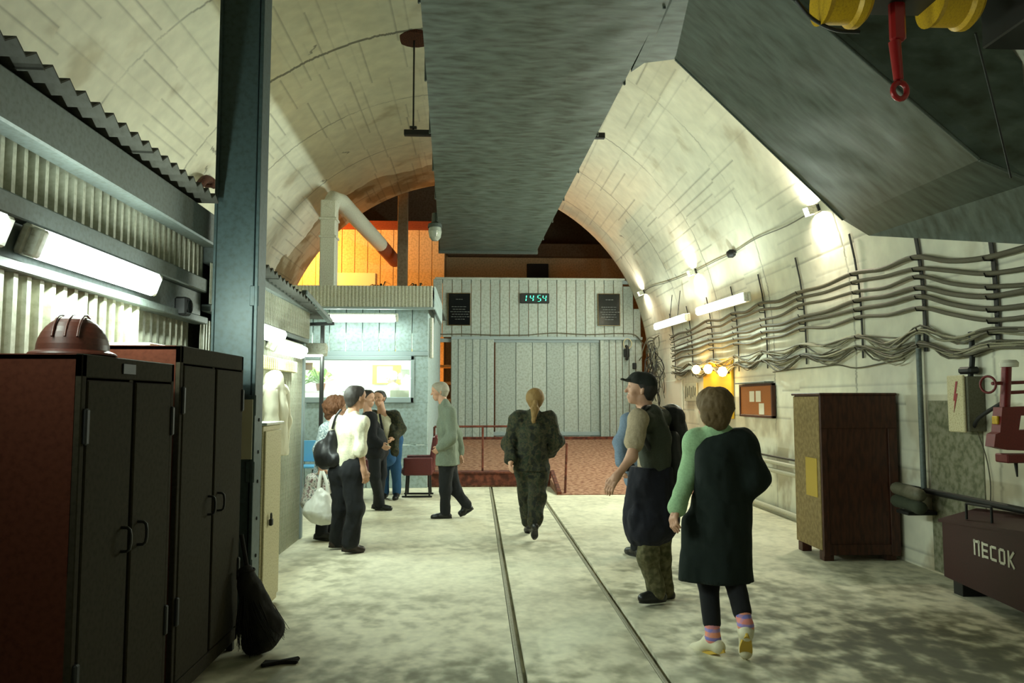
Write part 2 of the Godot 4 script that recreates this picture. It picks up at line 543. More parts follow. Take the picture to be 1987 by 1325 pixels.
# floor: u over x from -5 to 4.3, v along the tunnel
func floor_texture() -> void:
	var w := 768
	var h := 1664
	var imgs := []
	for k in 3:
		var n := FastNoiseLite.new()
		n.seed = 60 + k
		n.frequency = [0.01, 0.055, 0.16][k]
		n.fractal_octaves = 5
		imgs.append(n.get_image(w, h).get_data())
	var data := PackedByteArray()
	data.resize(w * h * 3)
	# damp dirt that lies on the floor: centre x, z, reach x, z, strength
	var dirt := [[2.7, 4.9, 1.3, 0.9, 0.85], [1.9, 6.6, 0.8, 0.8, 0.6], [-0.7, 5.6, 0.8, 0.7, 0.35], [-0.2, 4.4, 1.2, 0.5, 0.5], [3.4, 6.0, 0.9, 1.3, 0.4], [0.0, 8.3, 1.4, 0.4, 0.22], [-1.4, 6.8, 0.35, 1.4, 0.3], [0.5, 10.0, 0.7, 0.4, 0.18], [3.6, 3.0, 2.0, 1.2, 0.7], [0.0, 1.0, 6.0, 2.4, 0.5]]
	for y in h:
		var z := y * LEN / h - 5.0
		for x in w:
			var i := y * w + x
			var wx := -5.0 + 9.3 * x / w
			var n: float = imgs[0][i] / 255.0
			var f: float = imgs[1][i] / 255.0
			var g: float = imgs[2][i] / 255.0
			var k := 0.06
			if z < 11.5:
				for d in dirt:
					var e: float = (wx - d[0]) * (wx - d[0]) / (d[2] * d[2]) + (z - d[1]) * (z - d[1]) / (d[3] * d[3])
					if e < 2.5:
						k = maxf(k, d[4] * (1.0 - e / 2.5))
			var s := smoothstep(0.7, 0.3, f * 0.6 + n * 0.4 + 0.25 * (0.55 - k)) * clampf(k * 1.3, 0, 1)
			if absf(wx - 0.27) < 0.13 or absf(wx - 1.07) < 0.12:
				s = maxf(s, 0.12 * smoothstep(0.7, 0.3, f))
			var t := 0.85 + 0.16 * (n - 0.5) + 0.08 * (f - 0.5) + 0.09 * (g - 0.5)
			t *= 1.0 - 0.5 * s
			data[i * 3] = int(255 * clampf(t * lerpf(0.98, 0.88, s), 0, 1))
			data[i * 3 + 1] = int(255 * clampf(t * lerpf(0.955, 0.86, s), 0, 1))
			data[i * 3 + 2] = int(255 * clampf(t * lerpf(0.84, 0.68, s), 0, 1))
	var m := StandardMaterial3D.new()
	m.albedo_texture = ImageTexture.create_from_image(Image.create_from_data(w, h, false, Image.FORMAT_RGB8, data))
	m.roughness = 0.8
	m.heightmap_enabled = true
	var bump := noise_tex(66, 0.08, [Color(0, 0, 0), Color(1, 1, 1)], [0.2, 0.8])
	m.heightmap_texture = bump
	m.heightmap_scale = 0.4
	M.floor = m

# ---------------------------------------------------------------- start
func _ready() -> void:
	set_lens()
	var cam := Camera3D.new()
	cam.name = "camera"
	cam.fov = rad_to_deg(2.0 * atan(662.5 / FOCAL))
	cam.near = 0.05
	cam.far = 200.0
	add_child(cam)
	cam.look_at_from_position(EYE, EYE + fw, Vector3.UP)
	cam.current = true
	var env := Environment.new()
	env.background_mode = Environment.BG_COLOR
	env.background_color = Color(0, 0, 0)
	env.tonemap_mode = Environment.TONE_MAPPER_LINEAR
	env.tonemap_exposure = EXPOSURE
	env.sdfgi_enabled = true
	env.ssao_enabled = true
	env.ssil_enabled = true
	var we := WorldEnvironment.new()
	we.name = "environment"
	we.environment = env
	add_child(we)
	make_materials()
	concrete_textures()
	floor_texture()
	build_shell()
	build_far_wall()
	build_far_hall()
	build_cabin()
	build_booth()
	build_duct()
	build_lamps()
	build_cables()
	build_left_things()
	build_right_things()
	build_seats()
	build_people()

const EXPOSURE := 1.02

# ---------------------------------------------------------------- the tunnel
func arch_strip(st: SurfaceTool, pts: Array, us: Array, nrm: Array, z0: float, z1: float, nz: int) -> void:
	for i in pts.size() - 1:
		for k in nz:
			var a := lerpf(z0, z1, float(k) / nz)
			var b := lerpf(z0, z1, float(k + 1) / nz)
			var c := [[i, a], [i + 1, a], [i + 1, b], [i, b]]
			for o in [[0, 1, 2], [0, 2, 3]]:
				var ps := []
				for j in o:
					var q: Array = c[j]
					ps.append([Vector3(pts[q[0]].x, pts[q[0]].y, -q[1]), nrm[q[0]], Vector2(us[q[0]] / ARC, (q[1] + 5.0) / LEN)])
				var g: Vector3 = (ps[2][0] - ps[0][0]).cross(ps[1][0] - ps[0][0])
				if g.dot(ps[0][1]) < 0.0:
					ps = [ps[0], ps[2], ps[1]]
				for p in ps:
					st.set_normal(p[1])
					st.set_uv(p[2])
					st.add_vertex(p[0])

func build_shell() -> void:
	# vault: inner face, outer face and the rim at the far end
	var st := mb()
	var n := 64
	var pts := []
	var us := []
	var nr := []
	var pout := []
	for i in n + 1:
		var a := PI * i / n
		var e := Vector2(cos(a), sin(a))
		pts.append(Vector2(VAULT.x, VAULT.y) + e * VAULT.z)
		pout.append(Vector2(VAULT.x, VAULT.y) + e * (VAULT.z + 0.45))
		us.append(2.37 + VAULT.z * a)
		nr.append(Vector3(-e.x, -e.y, 0))
	arch_strip(st, pts, us, nr, -12.0, 18.5, 14)
	for i in n:
		for z in [-18.5, 12.0]:
			var q := []
			for p in [pts[i], pts[i + 1], pout[i + 1], pout[i]]:
				q.append(Vector3(p.x, p.y, z))
			for p in q:
				pass
			st.set_uv(Vector2(0.5, 0.5))
			quad(st, q[0], q[1], q[2], q[3], Vector3(0, 0, z))
		st.set_uv(Vector2(0.5, 0.5))
		quad(st, Vector3(pout[i].x, pout[i].y, 12), Vector3(pout[i + 1].x, pout[i + 1].y, 12), Vector3(pout[i + 1].x, pout[i + 1].y, -18.5), Vector3(pout[i].x, pout[i].y, -18.5), Vector3(pout[i].x - VAULT.x, pout[i].y - VAULT.y, 0))
	struct("ceiling", "whitewashed board-marked concrete tunnel vault with cracks and rust stains", st, M.concrete)
	for side in [1, -1]:
		st = mb()
		var x: float = VAULT.x + side * VAULT.z
		var uu := [0.0, 1.2, 2.37] if side > 0 else [ARC, ARC - 1.2, ARC - 2.37]
		var v := Vector3(-side, 0, 0)
		arch_strip(st, [Vector2(x, 0), Vector2(x, 1.2), Vector2(x, 2.37)], uu, [v, v, v], -12.0, 18.5, 14)
		var xo: float = x + side * 0.45
		st.set_uv(Vector2(0.02, 0.5))
		quad(st, Vector3(xo, 0, 12), Vector3(xo, 2.37, 12), Vector3(xo, 2.37, -18.5), Vector3(xo, 0, -18.5), Vector3(side, 0, 0))
		for z in [12.0, -18.5]:
			quad(st, Vector3(x, 0, z), Vector3(x, 2.37, z), Vector3(xo, 2.37, z), Vector3(xo, 0, z), Vector3(0, 0, z))
		struct("wall_right" if side > 0 else "wall_left", "stained whitewashed concrete side wall of the tunnel", st, M.concrete)
	# wall behind the camera
	st = mb()
	span(st, Vector3(-5.2, -0.3, 12.0), Vector3(4.7, 7.4, 12.3), 0.0)
	struct("wall_back", "dark concrete wall closing the near end of the tunnel", st, M.hall_concrete)
	# floor: strips between the two rail grooves, with uv
	st = mb()
	var cut := [-4.75, 0.235, 0.295, 1.035, 1.1, 4.2]
	var y := [0.0, -0.045, 0.0, -0.045, 0.0]
	for i in 5:
		var z1 := 12.75 if i == 4 else 14.2
		if i == 4:
			z1 = 14.2
		for k in 14:
			var a := lerpf(-12.0, z1, k / 14.0)
			var b := lerpf(-12.0, z1, (k + 1) / 14.0)
			floor_quad(st, Vector3(cut[i], y[i], -a), Vector3(cut[i + 1], y[i], -a), Vector3(cut[i + 1], y[i], -b), Vector3(cut[i], y[i], -b), Vector3.UP)
		if i < 4:
			floor_quad(st, Vector3(cut[i + 1], 0, 12), Vector3(cut[i + 1], -0.045, 12), Vector3(cut[i + 1], -0.045, -14.2), Vector3(cut[i + 1], 0, -14.2), Vector3(-1 if i % 2 else 1, 0, 0))
	floor_quad(st, Vector3(-5.2, -0.3, 12.3), Vector3(4.7, -0.3, 12.3), Vector3(4.7, -0.3, -26), Vector3(-5.2, -0.3, -26), Vector3.DOWN)
	var fl := struct("floor", "dusty cream concrete floor with damp dark patches", st, M.floor)
	for x in [0.255, 1.055]:
		st = mb()
		bar(st, Vector3(x, -0.022, 11.9), Vector3(x, -0.022, -14.1), 0.03, 0.046, 0.006)
		obj("rail", st, M.rail_steel, fl)
	# platform and ramp at the far end
	st = mb()
	var lo := [Vector3(-4.7, 0, -14.0), Vector3(1.33, 0, -14.0), Vector3(1.33, 0, -18.5), Vector3(-4.7, 0, -18.5)]
	var hi := [Vector3(-4.7, 0.25, -14.0), Vector3(1.33, 0.25, -14.0), Vector3(1.33, 0.64, -18.5), Vector3(-4.7, 0.64, -18.5)]
	quad(st, hi[0], hi[1], hi[2], hi[3], Vector3.UP)
	for i in 4:
		var j := (i + 1) % 4
		quad(st, lo[i], lo[j], hi[j], hi[i], (lo[i] + lo[j]) / 2.0 - Vector3(-1.7, 0, -16))
	var pl := struct("floor", "red-brown painted raised platform before the grey boarded wall", st, M.ramp)
	st = mb()
	span(st, Vector3(-1.0, 0.03, -13.97), Vector3(1.35, 0.24, -14.01), 0.006)
	obj("step_face", st, M.oxide, pl)
	st = mb()
	span(st, Vector3(-1.0, 0.235, -13.94), Vector3(1.36, 0.275, -14.25), 0.01)
	obj("step_edge", st, M.oxide, pl)
	st = mb()
	var p := PackedVector2Array([Vector2(-12.75, 0), Vector2(-12.75, 0.012), Vector2(-18.5, 0.64), Vector2(-18.5, 0)])
	prism(st, p, 2.85, Vector3(1.33, 0, 0), Basis(Vector3(0, 0, 1), Vector3(0, 1, 0), Vector3(1, 0, 0)))
	var rm := struct("floor", "red-brown ramp rising to the closed sliding door", st, M.ramp)
	st = mb()
	bar(st, Vector3(1.37, 0.03, -12.76), Vector3(1.37, 0.27, -14.0), 0.07, 0.05, 0.01)
	obj("ramp_edge", st, M.oxide, rm)
	# handrail
	var hr := thing("handrail", "thin red-brown steel handrail along the platform edge", "handrail", Vector3(0, 0, -14.05))
	var posts := [-0.75, 0.12, 1.3]
	for x in posts:
		st = mb()
		tube(st, [Vector3(x, 0.24, 0), Vector3(x, 1.07, 0)], 0.02, 8)
		obj("post", st, M.oxide, hr)
	st = mb()
	tube(st, smooth([Vector3(-0.75, 1.07, 0), Vector3(0.3, 1.075, 0), Vector3(1.2, 1.07, 0), Vector3(1.33, 1.05, 0.1), Vector3(1.5, 0.82, 1.22)], 5), 0.02, 8)
	obj("top_rail", st, M.oxide, hr)
	st = mb()
	tube(st, [Vector3(1.47, 0.01, 1.2), Vector3(1.5, 0.82, 1.22)], 0.02, 8)
	obj("end_post", st, M.oxide, hr)

func floor_quad(st: SurfaceTool, a: Vector3, b: Vector3, c: Vector3, d: Vector3, n: Vector3) -> void:
	for o in [[a, b, c], [a, c, d]]:
		var g: Vector3 = (o[2] - o[0]).cross(o[1] - o[0])
		var q: Array = o if g.dot(n) > 0.0 else [o[0], o[2], o[1]]
		for p in q:
			st.set_normal(n)
			st.set_uv(Vector2((p.x + 5.0) / 9.3, (-p.z + 5.0) / LEN))
			st.add_vertex(p)

# planks side by side along x, faces towards +z; each its own mesh
func planks(parent: Node, x0: float, x1: float, y0: float, y1: float, z: float, step: float, th := 0.03) -> void:
	var n := maxi(1, int(round((x1 - x0) / step)))
	var w := (x1 - x0) / n
	var m := boxm(Vector3(w - 0.012, y1 - y0, th), 0.007)
	for i in n:
		var o := obj("plank", m, M.plank_grey if (i * 7) % 3 else M.plank_grey_b, parent, Vector3(x0 + w * (i + 0.5), (y0 + y1) / 2.0, z + rng.randf_range(-0.004, 0.004)))
		o.rotation.y = rng.randf_range(-0.006, 0.006)

func seven(st: SurfaceTool, at: Vector3, w: float, h: float, t: float, on: String) -> void:
	var s := {"a": [0, h, w, 0], "g": [0, h / 2, w, 0], "d": [0, 0, w, 0], "f": [0, h / 2, 0, h / 2], "e": [0, 0, 0, h / 2], "b": [w, h / 2, 0, h / 2], "c": [w, 0, 0, h / 2]}
	for k in on:
		var q: Array = s[k]
		var lean := 0.12
		var a := Vector3(q[0] + lean * q[1], q[1], 0)
		var b := Vector3(q[0] + q[2] + lean * (q[1] + q[3]), q[1] + q[3], 0)
		var d := (b - a).normalized() * t * 0.6
		bar(st, at + a + d, at + b - d, t, 0.006, 0.001)

func build_far_wall() -> void:
	rng.seed = 5
	var z := -18.5
	var st := mb()
	# a frame of joists carries the boards
	for y in [0.7, 2.93, 4.36]:
		span(st, Vector3(-0.75 if y < 2.0 else -1.0, y, z - 0.1), Vector3(3.95 if y < 4.0 else 3.7, y + 0.09, z - 0.03), 0.004)
	var far := struct("wall_far", "pale grey boarded partition across the tunnel with sliding doors", st, M.frame_grey)
	# upper band, cut to the arch at its right end
	planks(far, -1.05, 3.55, 3.05, 4.45, z, 0.235)
	planks(far, 3.55, 3.8, 3.05, 4.3, z, 0.235)
	planks(far, 3.8, 3.98, 3.05, 3.75, z, 0.235)
	planks(far, 3.04, 4.0, 0.62, 3.05, z + 0.01, 0.16)
	planks(far, -5.0, -1.05, 0.3, 4.0, z, 0.33)
	st = mb()
	span(st, Vector3(-1.0, 4.44, z - 0.05), Vector3(3.6, 4.49, z + 0.05), 0.006)
	obj("cap_strip", st, M.plank_grey, far)
	st = mb()
	span(st, Vector3(-0.6, 2.99, z + 0.02), Vector3(4.0, 3.06, z + 0.09), 0.006)
	obj("door_track", st, M.frame_grey, far)
	# the closed door in the middle and the leaf slid to the left
	var d1 := Node3D.new()
	d1.name = "door_1"
	add_child(d1)
	d1.position = Vector3(1.72, 0.62, z - 0.05)
	tag(d1, "wide grey boarded sliding door closed above the ramp", "", "", "structure")
	st = mb()
	span(st, Vector3(-1.27, 0, -0.09), Vector3(1.27, 2.37, -0.04), 0.004)
	obj("backing", st, M.frame_grey, d1)
	var w := [0.5, 0.4, 0.34, 0.42, 0.34, 0.3, 0.24]
	var x := -1.27
	for i in w.size():
		st = mb()
		span(st, Vector3(x + 0.006, 0.0, -0.04), Vector3(x + w[i] - 0.006, 2.36, -0.012 + 0.01 * (i % 2)), 0.005)
		obj("board", st, M.plank_grey if i % 3 else M.plank_grey_b, d1)
		x += w[i]
	var d2 := Node3D.new()
	d2.name = "door_2"
	add_child(d2)
	d2.position = Vector3(-0.1, 0.66, z + 0.06)
	tag(d2, "narrow grey ribbed door leaf slid open beside the orange doorway", "", "", "structure")
	st = mb()
	span(st, Vector3(-0.5, 0, -0.03), Vector3(0.52, 2.33, 0.0), 0.004)
	obj("backing", st, M.frame_grey, d2)
	for i in 6:
		st = mb()
		span(st, Vector3(-0.5 + i * 0.17 + 0.006, 0.0, 0.0), Vector3(-0.5 + (i + 1) * 0.17 - 0.006, 2.33, 0.02 + 0.012 * (i % 2)), 0.005)
		obj("board", st, M.plank_grey if i % 2 else M.plank_grey_b, d2)
	var tr := mb()
	span(tr, Vector3(2.98, 0.62, z - 0.06), Vector3(3.06, 3.0, z + 0.06), 0.006)
	struct("trim_1", "grey door post at the right of the sliding door", tr, M.plank_grey)
	st = mb()
	span(st, Vector3(-0.7, 0.6, z + 0.03), Vector3(4.1, 0.68, z + 0.2), 0.01)
	obj("sill_board", st, M.oxide, far)
	# two dark plaques
	for k in 2:
		var c := at_z([891.0, 1181.5][k], [600.0, 601.0][k], 18.45)
		var t := thing("plaque", ["dark engraved plaque on the grey boards left of the clock", "glossy black engraved plaque on the grey boards right of the clock"][k], "plaque", c, 0, "")
		obj("slab", boxm(Vector3(0.52, 0.76, 0.03), 0.006), M.plaque, t)
		st = mb()
		for s in [-1, 1]:
			box(st, Vector3(s * 0.265, 0, 0), Vector3(0.012, 0.78, 0.04), 0.002)
			box(st, Vector3(0, s * 0.385, 0), Vector3(0.53, 0.012, 0.04), 0.002)
		obj("frame", st, M.gold_edge, t)
		st = mb()
		for r in [[0.24, 0.16], [0.06, 0.36], [0.0, 0.3], [-0.06, 0.42], [-0.12, 0.34], [-0.18, 0.38], [-0.24, 0.2]]:
			var xx: float = -r[1] / 2.0
			while xx < r[1] / 2.0:
				var l := rng.randf_range(0.03, 0.07)
				box(st, Vector3(xx + l / 2.0, r[0], 0.016), Vector3(l, 0.014, 0.002), 0.0)
				xx += l + 0.015
		var ln := obj("engraved_lines", st, M.plaque_line, t)
		ln.set_meta("kind", "stuff")
	# clock
	var c := at_z(1037.5, 579.0, 18.44)
	var ck := thing("wall_clock", "black digital wall clock with green digits above the sliding door", "clock", c)
	obj("case", boxm(Vector3(0.7, 0.24, 0.06), 0.012), M.black, ck)
	var digits := ["bc", "fgbc", "afgcd", "fgbc"]
	var xs := [-0.25, -0.12, 0.06, 0.185]
	for i in 4:
		st = mb()
		seven(st, Vector3(xs[i] - (0.04 if i == 0 else 0.0), -0.075, 0.036), 0.075, 0.15, 0.02, digits[i])
		obj("display_digit", st, M.clock_digit, ck)
	var l := OmniLight3D.new()
	l.name = "clock_light"
	l.position = c + Vector3(0, 0, 0.12)
	l.light_color = Color(0.35, 1.0, 0.8)
	l.light_energy = 0.004
	l.omni_range = 4.0
	l.shadow_enabled = true
	add_child(l)
	# cable sagging over the door track
	st = mb()
	var cp := []
	for q in [[840, 640], [850, 648], [905, 648], [955, 650], [1020, 650], [1075, 646], [1140, 649], [1200, 647], [1232, 650], [1248, 668]]:
		cp.append(at_z(q[0], q[1], 18.38))
	tube(st, smooth(cp, 4), 0.014, 6)
	tag(obj("door_cable", st, M.cable), "dark cable running across the grey boards over the door", "cable")
	# handset and box on the right of the door
	var ph := thing("telephone", "black wall telephone handset on the grey boards right of the door", "telephone", at_z(1216, 683, 18.42))
	st = mb()
	box(st, Vector3(0, -0.02, 0), Vector3(0.14, 0.2, 0.06), 0.015)
	obj("body", st, M.black, ph)
	st = mb()
	tube(st, smooth([Vector3(-0.02, 0.14, 0.03), Vector3(0, 0.1, 0.07), Vector3(0, -0.12, 0.07), Vector3(-0.01, -0.18, 0.04)], 3), 0.035, 8)
	obj("handset", st, M.black, ph)
	st = mb()
	var ring := []
	for i in 13:
		ring.append(Vector3(0.02 + 0.1 * cos(TAU * i / 12.0), 0.2 + 0.12 * sin(TAU * i / 12.0), 0.02))
	tube(st, ring, 0.012, 6)
	obj("cord", st, M.cream, ph)
	st = mb()
	box(st, at_z(1231, 710, 18.45), Vector3(0.09, 0.15, 0.07), 0.012)
	tag(obj("bell_push", st, M.black), "small dark bell push below the wall telephone", "button")

func build_far_hall() -> void:
	rng.seed = 9
	# the hall behind the partition, lit by an orange lamp
	var st := mb()
	span(st, Vector3(-7, -0.3, -26.3), Vector3(7, 9.5, -26), 0.0)
	span(st, Vector3(-7.3, -0.3, -26), Vector3(-7, 9.5, -18.5), 0.0)
	span(st, Vector3(7, -0.3, -26), Vector3(7.3, 9.5, -18.5), 0.0)
	span(st, Vector3(-7, 9.2, -26), Vector3(7, 9.5, -18.5), 0.0)
	struct("wall_hall", "dim concrete shell of the hall beyond the partition", st, M.hall_concrete)
	st = mb()
	span(st, Vector3(-7, 0.3, -26), Vector3(7, 0.6, -18.6), 0.0)
	struct("floor", "floor of the hall beyond the partition", st, M.hall_concrete)
	# lit boarded wall
	st = mb()
	span(st, Vector3(-6.5, 0.6, -21.25), Vector3(-0.95, 6.25, -21.1), 0.01)
	var w := struct("wall_hall_left", "boarded wall glowing orange under the lamp beyond the partition", st, M.far_plank)
	var m := boxm(Vector3(0.335, 5.6, 0.03), 0.006)
	for i in 16:
		obj("plank", m, M.far_plank, w, Vector3(-6.3 + i * 0.35, 3.43, -21.08))
	st = mb()
	span(st, Vector3(-6.5, 6.2, -21.3), Vector3(-0.9, 6.42, -20.9), 0.01)
	obj("top_beam", st, M.far_brown, w)
	st = mb()
	span(st, Vector3(-3.8, 4.0, -21.06), Vector3(-2.75, 5.0, -21.02), 0.01)
	obj("hatch", st, M.booth_wall, w)
	# wall to the right, set back into shade, with a dark window
	st = mb()
	span(st, Vector3(-0.95, 0.6, -24.2), Vector3(6.0, 6.1, -24.0), 0.01)
	span(st, Vector3(-1.1, 0.6, -24.2), Vector3(-0.95, 6.25, -21.1), 0.01)  # return wall added to keep the hall lamp off the wall behind
	var bw := struct("wall_hall_right", "boarded wall standing back in shade beyond the partition", st, M.far_plank)
	st = mb()
	span(st, Vector3(-0.9, 6.0, -24.0), Vector3(6.0, 6.4, -23.7), 0.01)
	obj("ledge", st, M.hall_concrete, bw)
	st = mb()
	var a := at_z(1022, 512, 23.98)
	var b := at_z(1064, 545, 23.98)
	span(st, a, b + Vector3(0, 0, 0.05), 0.01)
	obj("window", st, M.black, bw)
	# post that props the slab, a girder, a doorway with shelving behind
	st = mb()
	var p := at_z(781, 545, 18.9)
	span(st, Vector3(p.x - 0.12, 3.0, -19.0), Vector3(p.x + 0.12, 6.75, -18.76), 0.01)
	tag(obj("steel_post", st, M.hall_concrete), "dark post standing behind the booth roof before the orange wall", "post")
	st = mb()
	for k in 4:
		span(st, Vector3(-1.2, 1.1 + 0.42 * k, -19.9), Vector3(-0.4, 1.16 + 0.42 * k, -19.3), 0.005)
	var sh := struct("trim_2", "orange-lit shelving seen through the doorway", st, M.far_plank)
	st = mb()
	for x in [-0.98, -0.62]:
		span(st, Vector3(x, 0.6, -19.35), Vector3(x + 0.05, 2.9, -19.3), 0.004)
	obj("upright", st, M.far_plank, sh)
	# two small plants on the booth roof edge
	for k in 2:
		var q := at_z([735.0, 812.0][k], 545.0, 17.5)
		var pt := thing("potted_plant", ["small dark leafy plant on the roof before the brightest orange boards", "small dark leafy plant on the roof beside the grey partition"][k], "plant", Vector3(q.x, 3.72, q.z))
		st = mb()
		lathe(st, [Vector2(0, 0), Vector2(0.09, 0), Vector2(0.12, 0.16), Vector2(0.1, 0.16), Vector2(0, 0.14)], Vector3.ZERO, 12)
		obj("pot", st, M.far_brown, pt)
		for i in 16:
			st = mb()
			var an := rng.randf() * TAU
			var d := Vector3(cos(an), 0, sin(an))
			var l := rng.randf_range(0.15, 0.36)
			var c0 := Vector3(0, 0.15, 0)
			var c1 := c0 + d * l * 0.5 + Vector3.UP * l
			var c2 := c0 + d * l + Vector3.UP * l * 0.75
			var s := d.cross(Vector3.UP) * 0.025
			quad(st, c0 - s * 0.3, c0 + s * 0.3, c1 + s, c1 - s, Vector3.UP)
			tri(st, c1 - s, c1 + s, c2, Vector3.UP)
			obj("leaf", st, M.leaf, pt)
	# an unseen second lamp, added low behind the partition so the doorway is lit orange
	var lq := thing("added_doorway_lamp", "unseen orange bulb added to light the doorway beside the booth", "lamp", Vector3(-1.9, 2.1, -20.2))
	st = mb()
	lathe(st, [Vector2(0, -0.08), Vector2(0.05, -0.06), Vector2(0.06, 0), Vector2(0.04, 0.08), Vector2(0, 0.09)], Vector3.ZERO, 12)
	obj("bulb", st, M.bulb_orange, lq)
	var l2 := OmniLight3D.new()
	l2.name = "added_doorway_light"
	l2.position = lq.position
	l2.light_color = Color(1.0, 0.62, 0.26)
	l2.light_energy = 1.6
	l2.light_size = 0.05
	l2.omni_range = 30.0
	l2.omni_attenuation = 2.0
	l2.shadow_enabled = true
	add_child(l2)
	# the lamp that lights the hall
	var lp := thing("hall_lamp", "orange sodium lamp bulb of the hall beyond the partition", "lamp", Vector3(-4.6, 5.5, -19.5))
	st = mb()
	lathe(st, [Vector2(0, -0.12), Vector2(0.06, -0.1), Vector2(0.08, 0), Vector2(0.05, 0.1), Vector2(0, 0.12)], Vector3.ZERO, 12)
	obj("bulb", st, M.bulb_orange, lp)
	var l := OmniLight3D.new()
	l.name = "sodium_light"
	l.position = lp.position
	l.light_color = Color(1.0, 0.66, 0.3)
	l.light_energy = 14.0
	l.light_size = 0.08
	l.omni_range = 30.0
	l.omni_attenuation = 2.0
	l.shadow_enabled = true
	add_child(l)

# ---------------------------------------------------------------- the metal cabin along the left side
func sheet(parent: Node, mesh: Mesh, m: Material, at: Vector3) -> void:
	var o := obj("corrugated_sheet", mesh, m, parent, at)
	o.rotation.y = PI / 2

func build_cabin() -> void:
	rng.seed = 15
	var cb := thing("metal_cabin", "long low cabin clad in pale corrugated sheets under a wavy roof", "cabin", Vector3(-2.0, 0, -5))
	var bx := 2.0   # children are placed with x relative to -2.0 and z relative to -5
	var k := func(x: float, y: float, z: float) -> Vector3: return Vector3(x + bx, y, -z + 5.0)
	# near part
	var low := corrugated(0.9, 2.14, 0.1, 0.032)
	var z := 1.0
	while z < 4.5:
		sheet(cb, low, M.cabin_sheet, k.call(-2.0, 0, z))
		z += 0.9
	sheet(cb, corrugated(1.03, 2.14, 0.1, 0.03), M.cabin_sheet, k.call(-2.1, 0, 4.62))
	var upp := corrugated(0.85, 0.26, 0.085, 0.028)
	for i in 6:
		sheet(cb, upp, M.cabin_sheet, k.call(-2.02, 2.42, 0.58 + i * 0.85))
	var st := mb()
	span(st, k.call(-2.06, 2.14, 1.0), k.call(-1.995, 2.33, 5.66), 0.006)
	obj("lamp_board", st, M.beam_grey, cb)
	st = mb()
	span(st, k.call(-2.04, 2.33, 1.0), k.call(-1.95, 2.43, 5.66), 0.008)
	obj("rail", st, M.beam_grey, cb)
	st = mb()
	span(st, k.call(-2.04, 2.1, 1.0), k.call(-1.94, 2.15, 5.66), 0.006)
	obj("rail", st, M.beam_grey, cb)
	st = mb()
	span(st, k.call(-1.99, 2.66, 1.0), k.call(-1.87, 2.88, 5.66), 0.01)
	obj("fascia_beam", st, M.beam_grey, cb)
	# far part behind the column
	var fine := corrugated(0.825, 2.14, 0.055, 0.014)
	for i in 4:
		sheet(cb, fine, M.cabin_sheet, k.call(-1.99, 0, 5.65 + i * 0.825))
	var box_sheet := corrugated(0.825, 0.3, 0.055, 0.016)
	for i in 4:
		sheet(cb, box_sheet, M.cabin_sheet, k.call(-1.93, 2.25, 5.65 + i * 0.825))
	st = mb()
	span(st, k.call(-2.0, 2.55, 5.68), k.call(-1.88, 2.68, 9.0), 0.01)
	obj("fascia_beam", st, M.beam_grey, cb)
	st = mb()
	span(st, k.call(-2.0, 2.2, 5.68), k.call(-1.93, 2.25, 9.0), 0.006)
	obj("rail", st, M.beam_grey, cb)
	st = mb()
	span(st, k.call(-2.06, 0.0, 8.9), k.call(-1.96, 2.3, 8.99), 0.008)
	obj("corner_post", st, M.frame_grey, cb)
	# closing panels: ceiling, ends
	st = mb()
	span(st, k.call(-4.68, 2.5, 1.0), k.call(-2.03, 2.56, 8.95), 0.0)
	obj("ceiling_panel", st, M.beam_grey, cb)
	st = mb()
	span(st, k.call(-4.68, 0, 8.9), k.call(-2.05, 2.5, 8.95), 0.0)
	obj("end_panel", st, M.cabin_sheet, cb)
	st = mb()
	span(st, k.call(-4.68, 0, 1.0), k.call(-2.05, 2.5, 1.05), 0.0)
	obj("end_panel", st, M.cabin_sheet, cb)
	# wavy roof sheets
	var roof := corrugated(1.08, 1.5, 0.135, 0.045, 0.008, true)
	for i in 4:
		var o := obj("roof_sheet", roof, M.roof_sheet, cb, k.call(-1.76, 2.9, 1.0 + i * 1.065))
		o.basis = Basis(Vector3(0, 0, -1), Vector3(-1, 0.02, 0).normalized(), Vector3(0.02, 1, 0).normalized())
	var roof2 := corrugated(1.24, 1.5, 0.135, 0.045, 0.008, true)
	for i in 3:
		var o := obj("roof_sheet", roof2, M.roof_sheet, cb, k.call(-1.76, 2.69 - i * 0.055, 5.68 + i * 1.235))
		o.basis = Basis(Vector3(0, -0.04, -1).normalized(), Vector3(-1, 0.02, 0).normalized(), Vector3(0.02, 1, -0.04).normalized())
	st = mb()
	bar(st, k.call(-1.77, 2.66, 8.0), k.call(-1.77, 2.5, 9.42), 0.06, 0.05)
	obj("roof_edge", st, M.beam_grey, cb)
	st = mb()
	bar(st, k.call(-2.1, 2.46, 9.4), k.call(-1.72, 2.48, 9.42), 0.05, 0.04)
	obj("roof_edge", st, M.dark_metal, cb)
	# pole that carries the roof corner
	st = mb()
	tube(st, [Vector3(0, 0, 0), Vector3(0, 2.46, 0)], 0.026, 10)
	var po := obj("roof_pole", st, M.dark_metal, self, Vector3(-1.86, 0, -9.42))
	tag(po, "thin black pole under the corner of the cabin roof", "pole")
	# small loudspeaker by the column
	var sp := thing("loudspeaker", "small black loudspeaker fixed to the cabin beside the steel column", "loudspeaker", k.call(-1.93, 2.17, 5.15) + Vector3(-2, 0, -5))
	obj("case", boxm(Vector3(0.08, 0.12, 0.1), 0.012), M.black, sp)
	st = mb()
	lathe(st, [Vector2(0, 0), Vector2(0.04, 0.005), Vector2(0.045, 0.015)], Vector3(0.035, 0, 0), 12, Basis(Vector3(0, 0, 1), Vector3(1, 0, 0), Vector3(0, 1, 0)))
	obj("cone", st, M.dark_metal, sp)
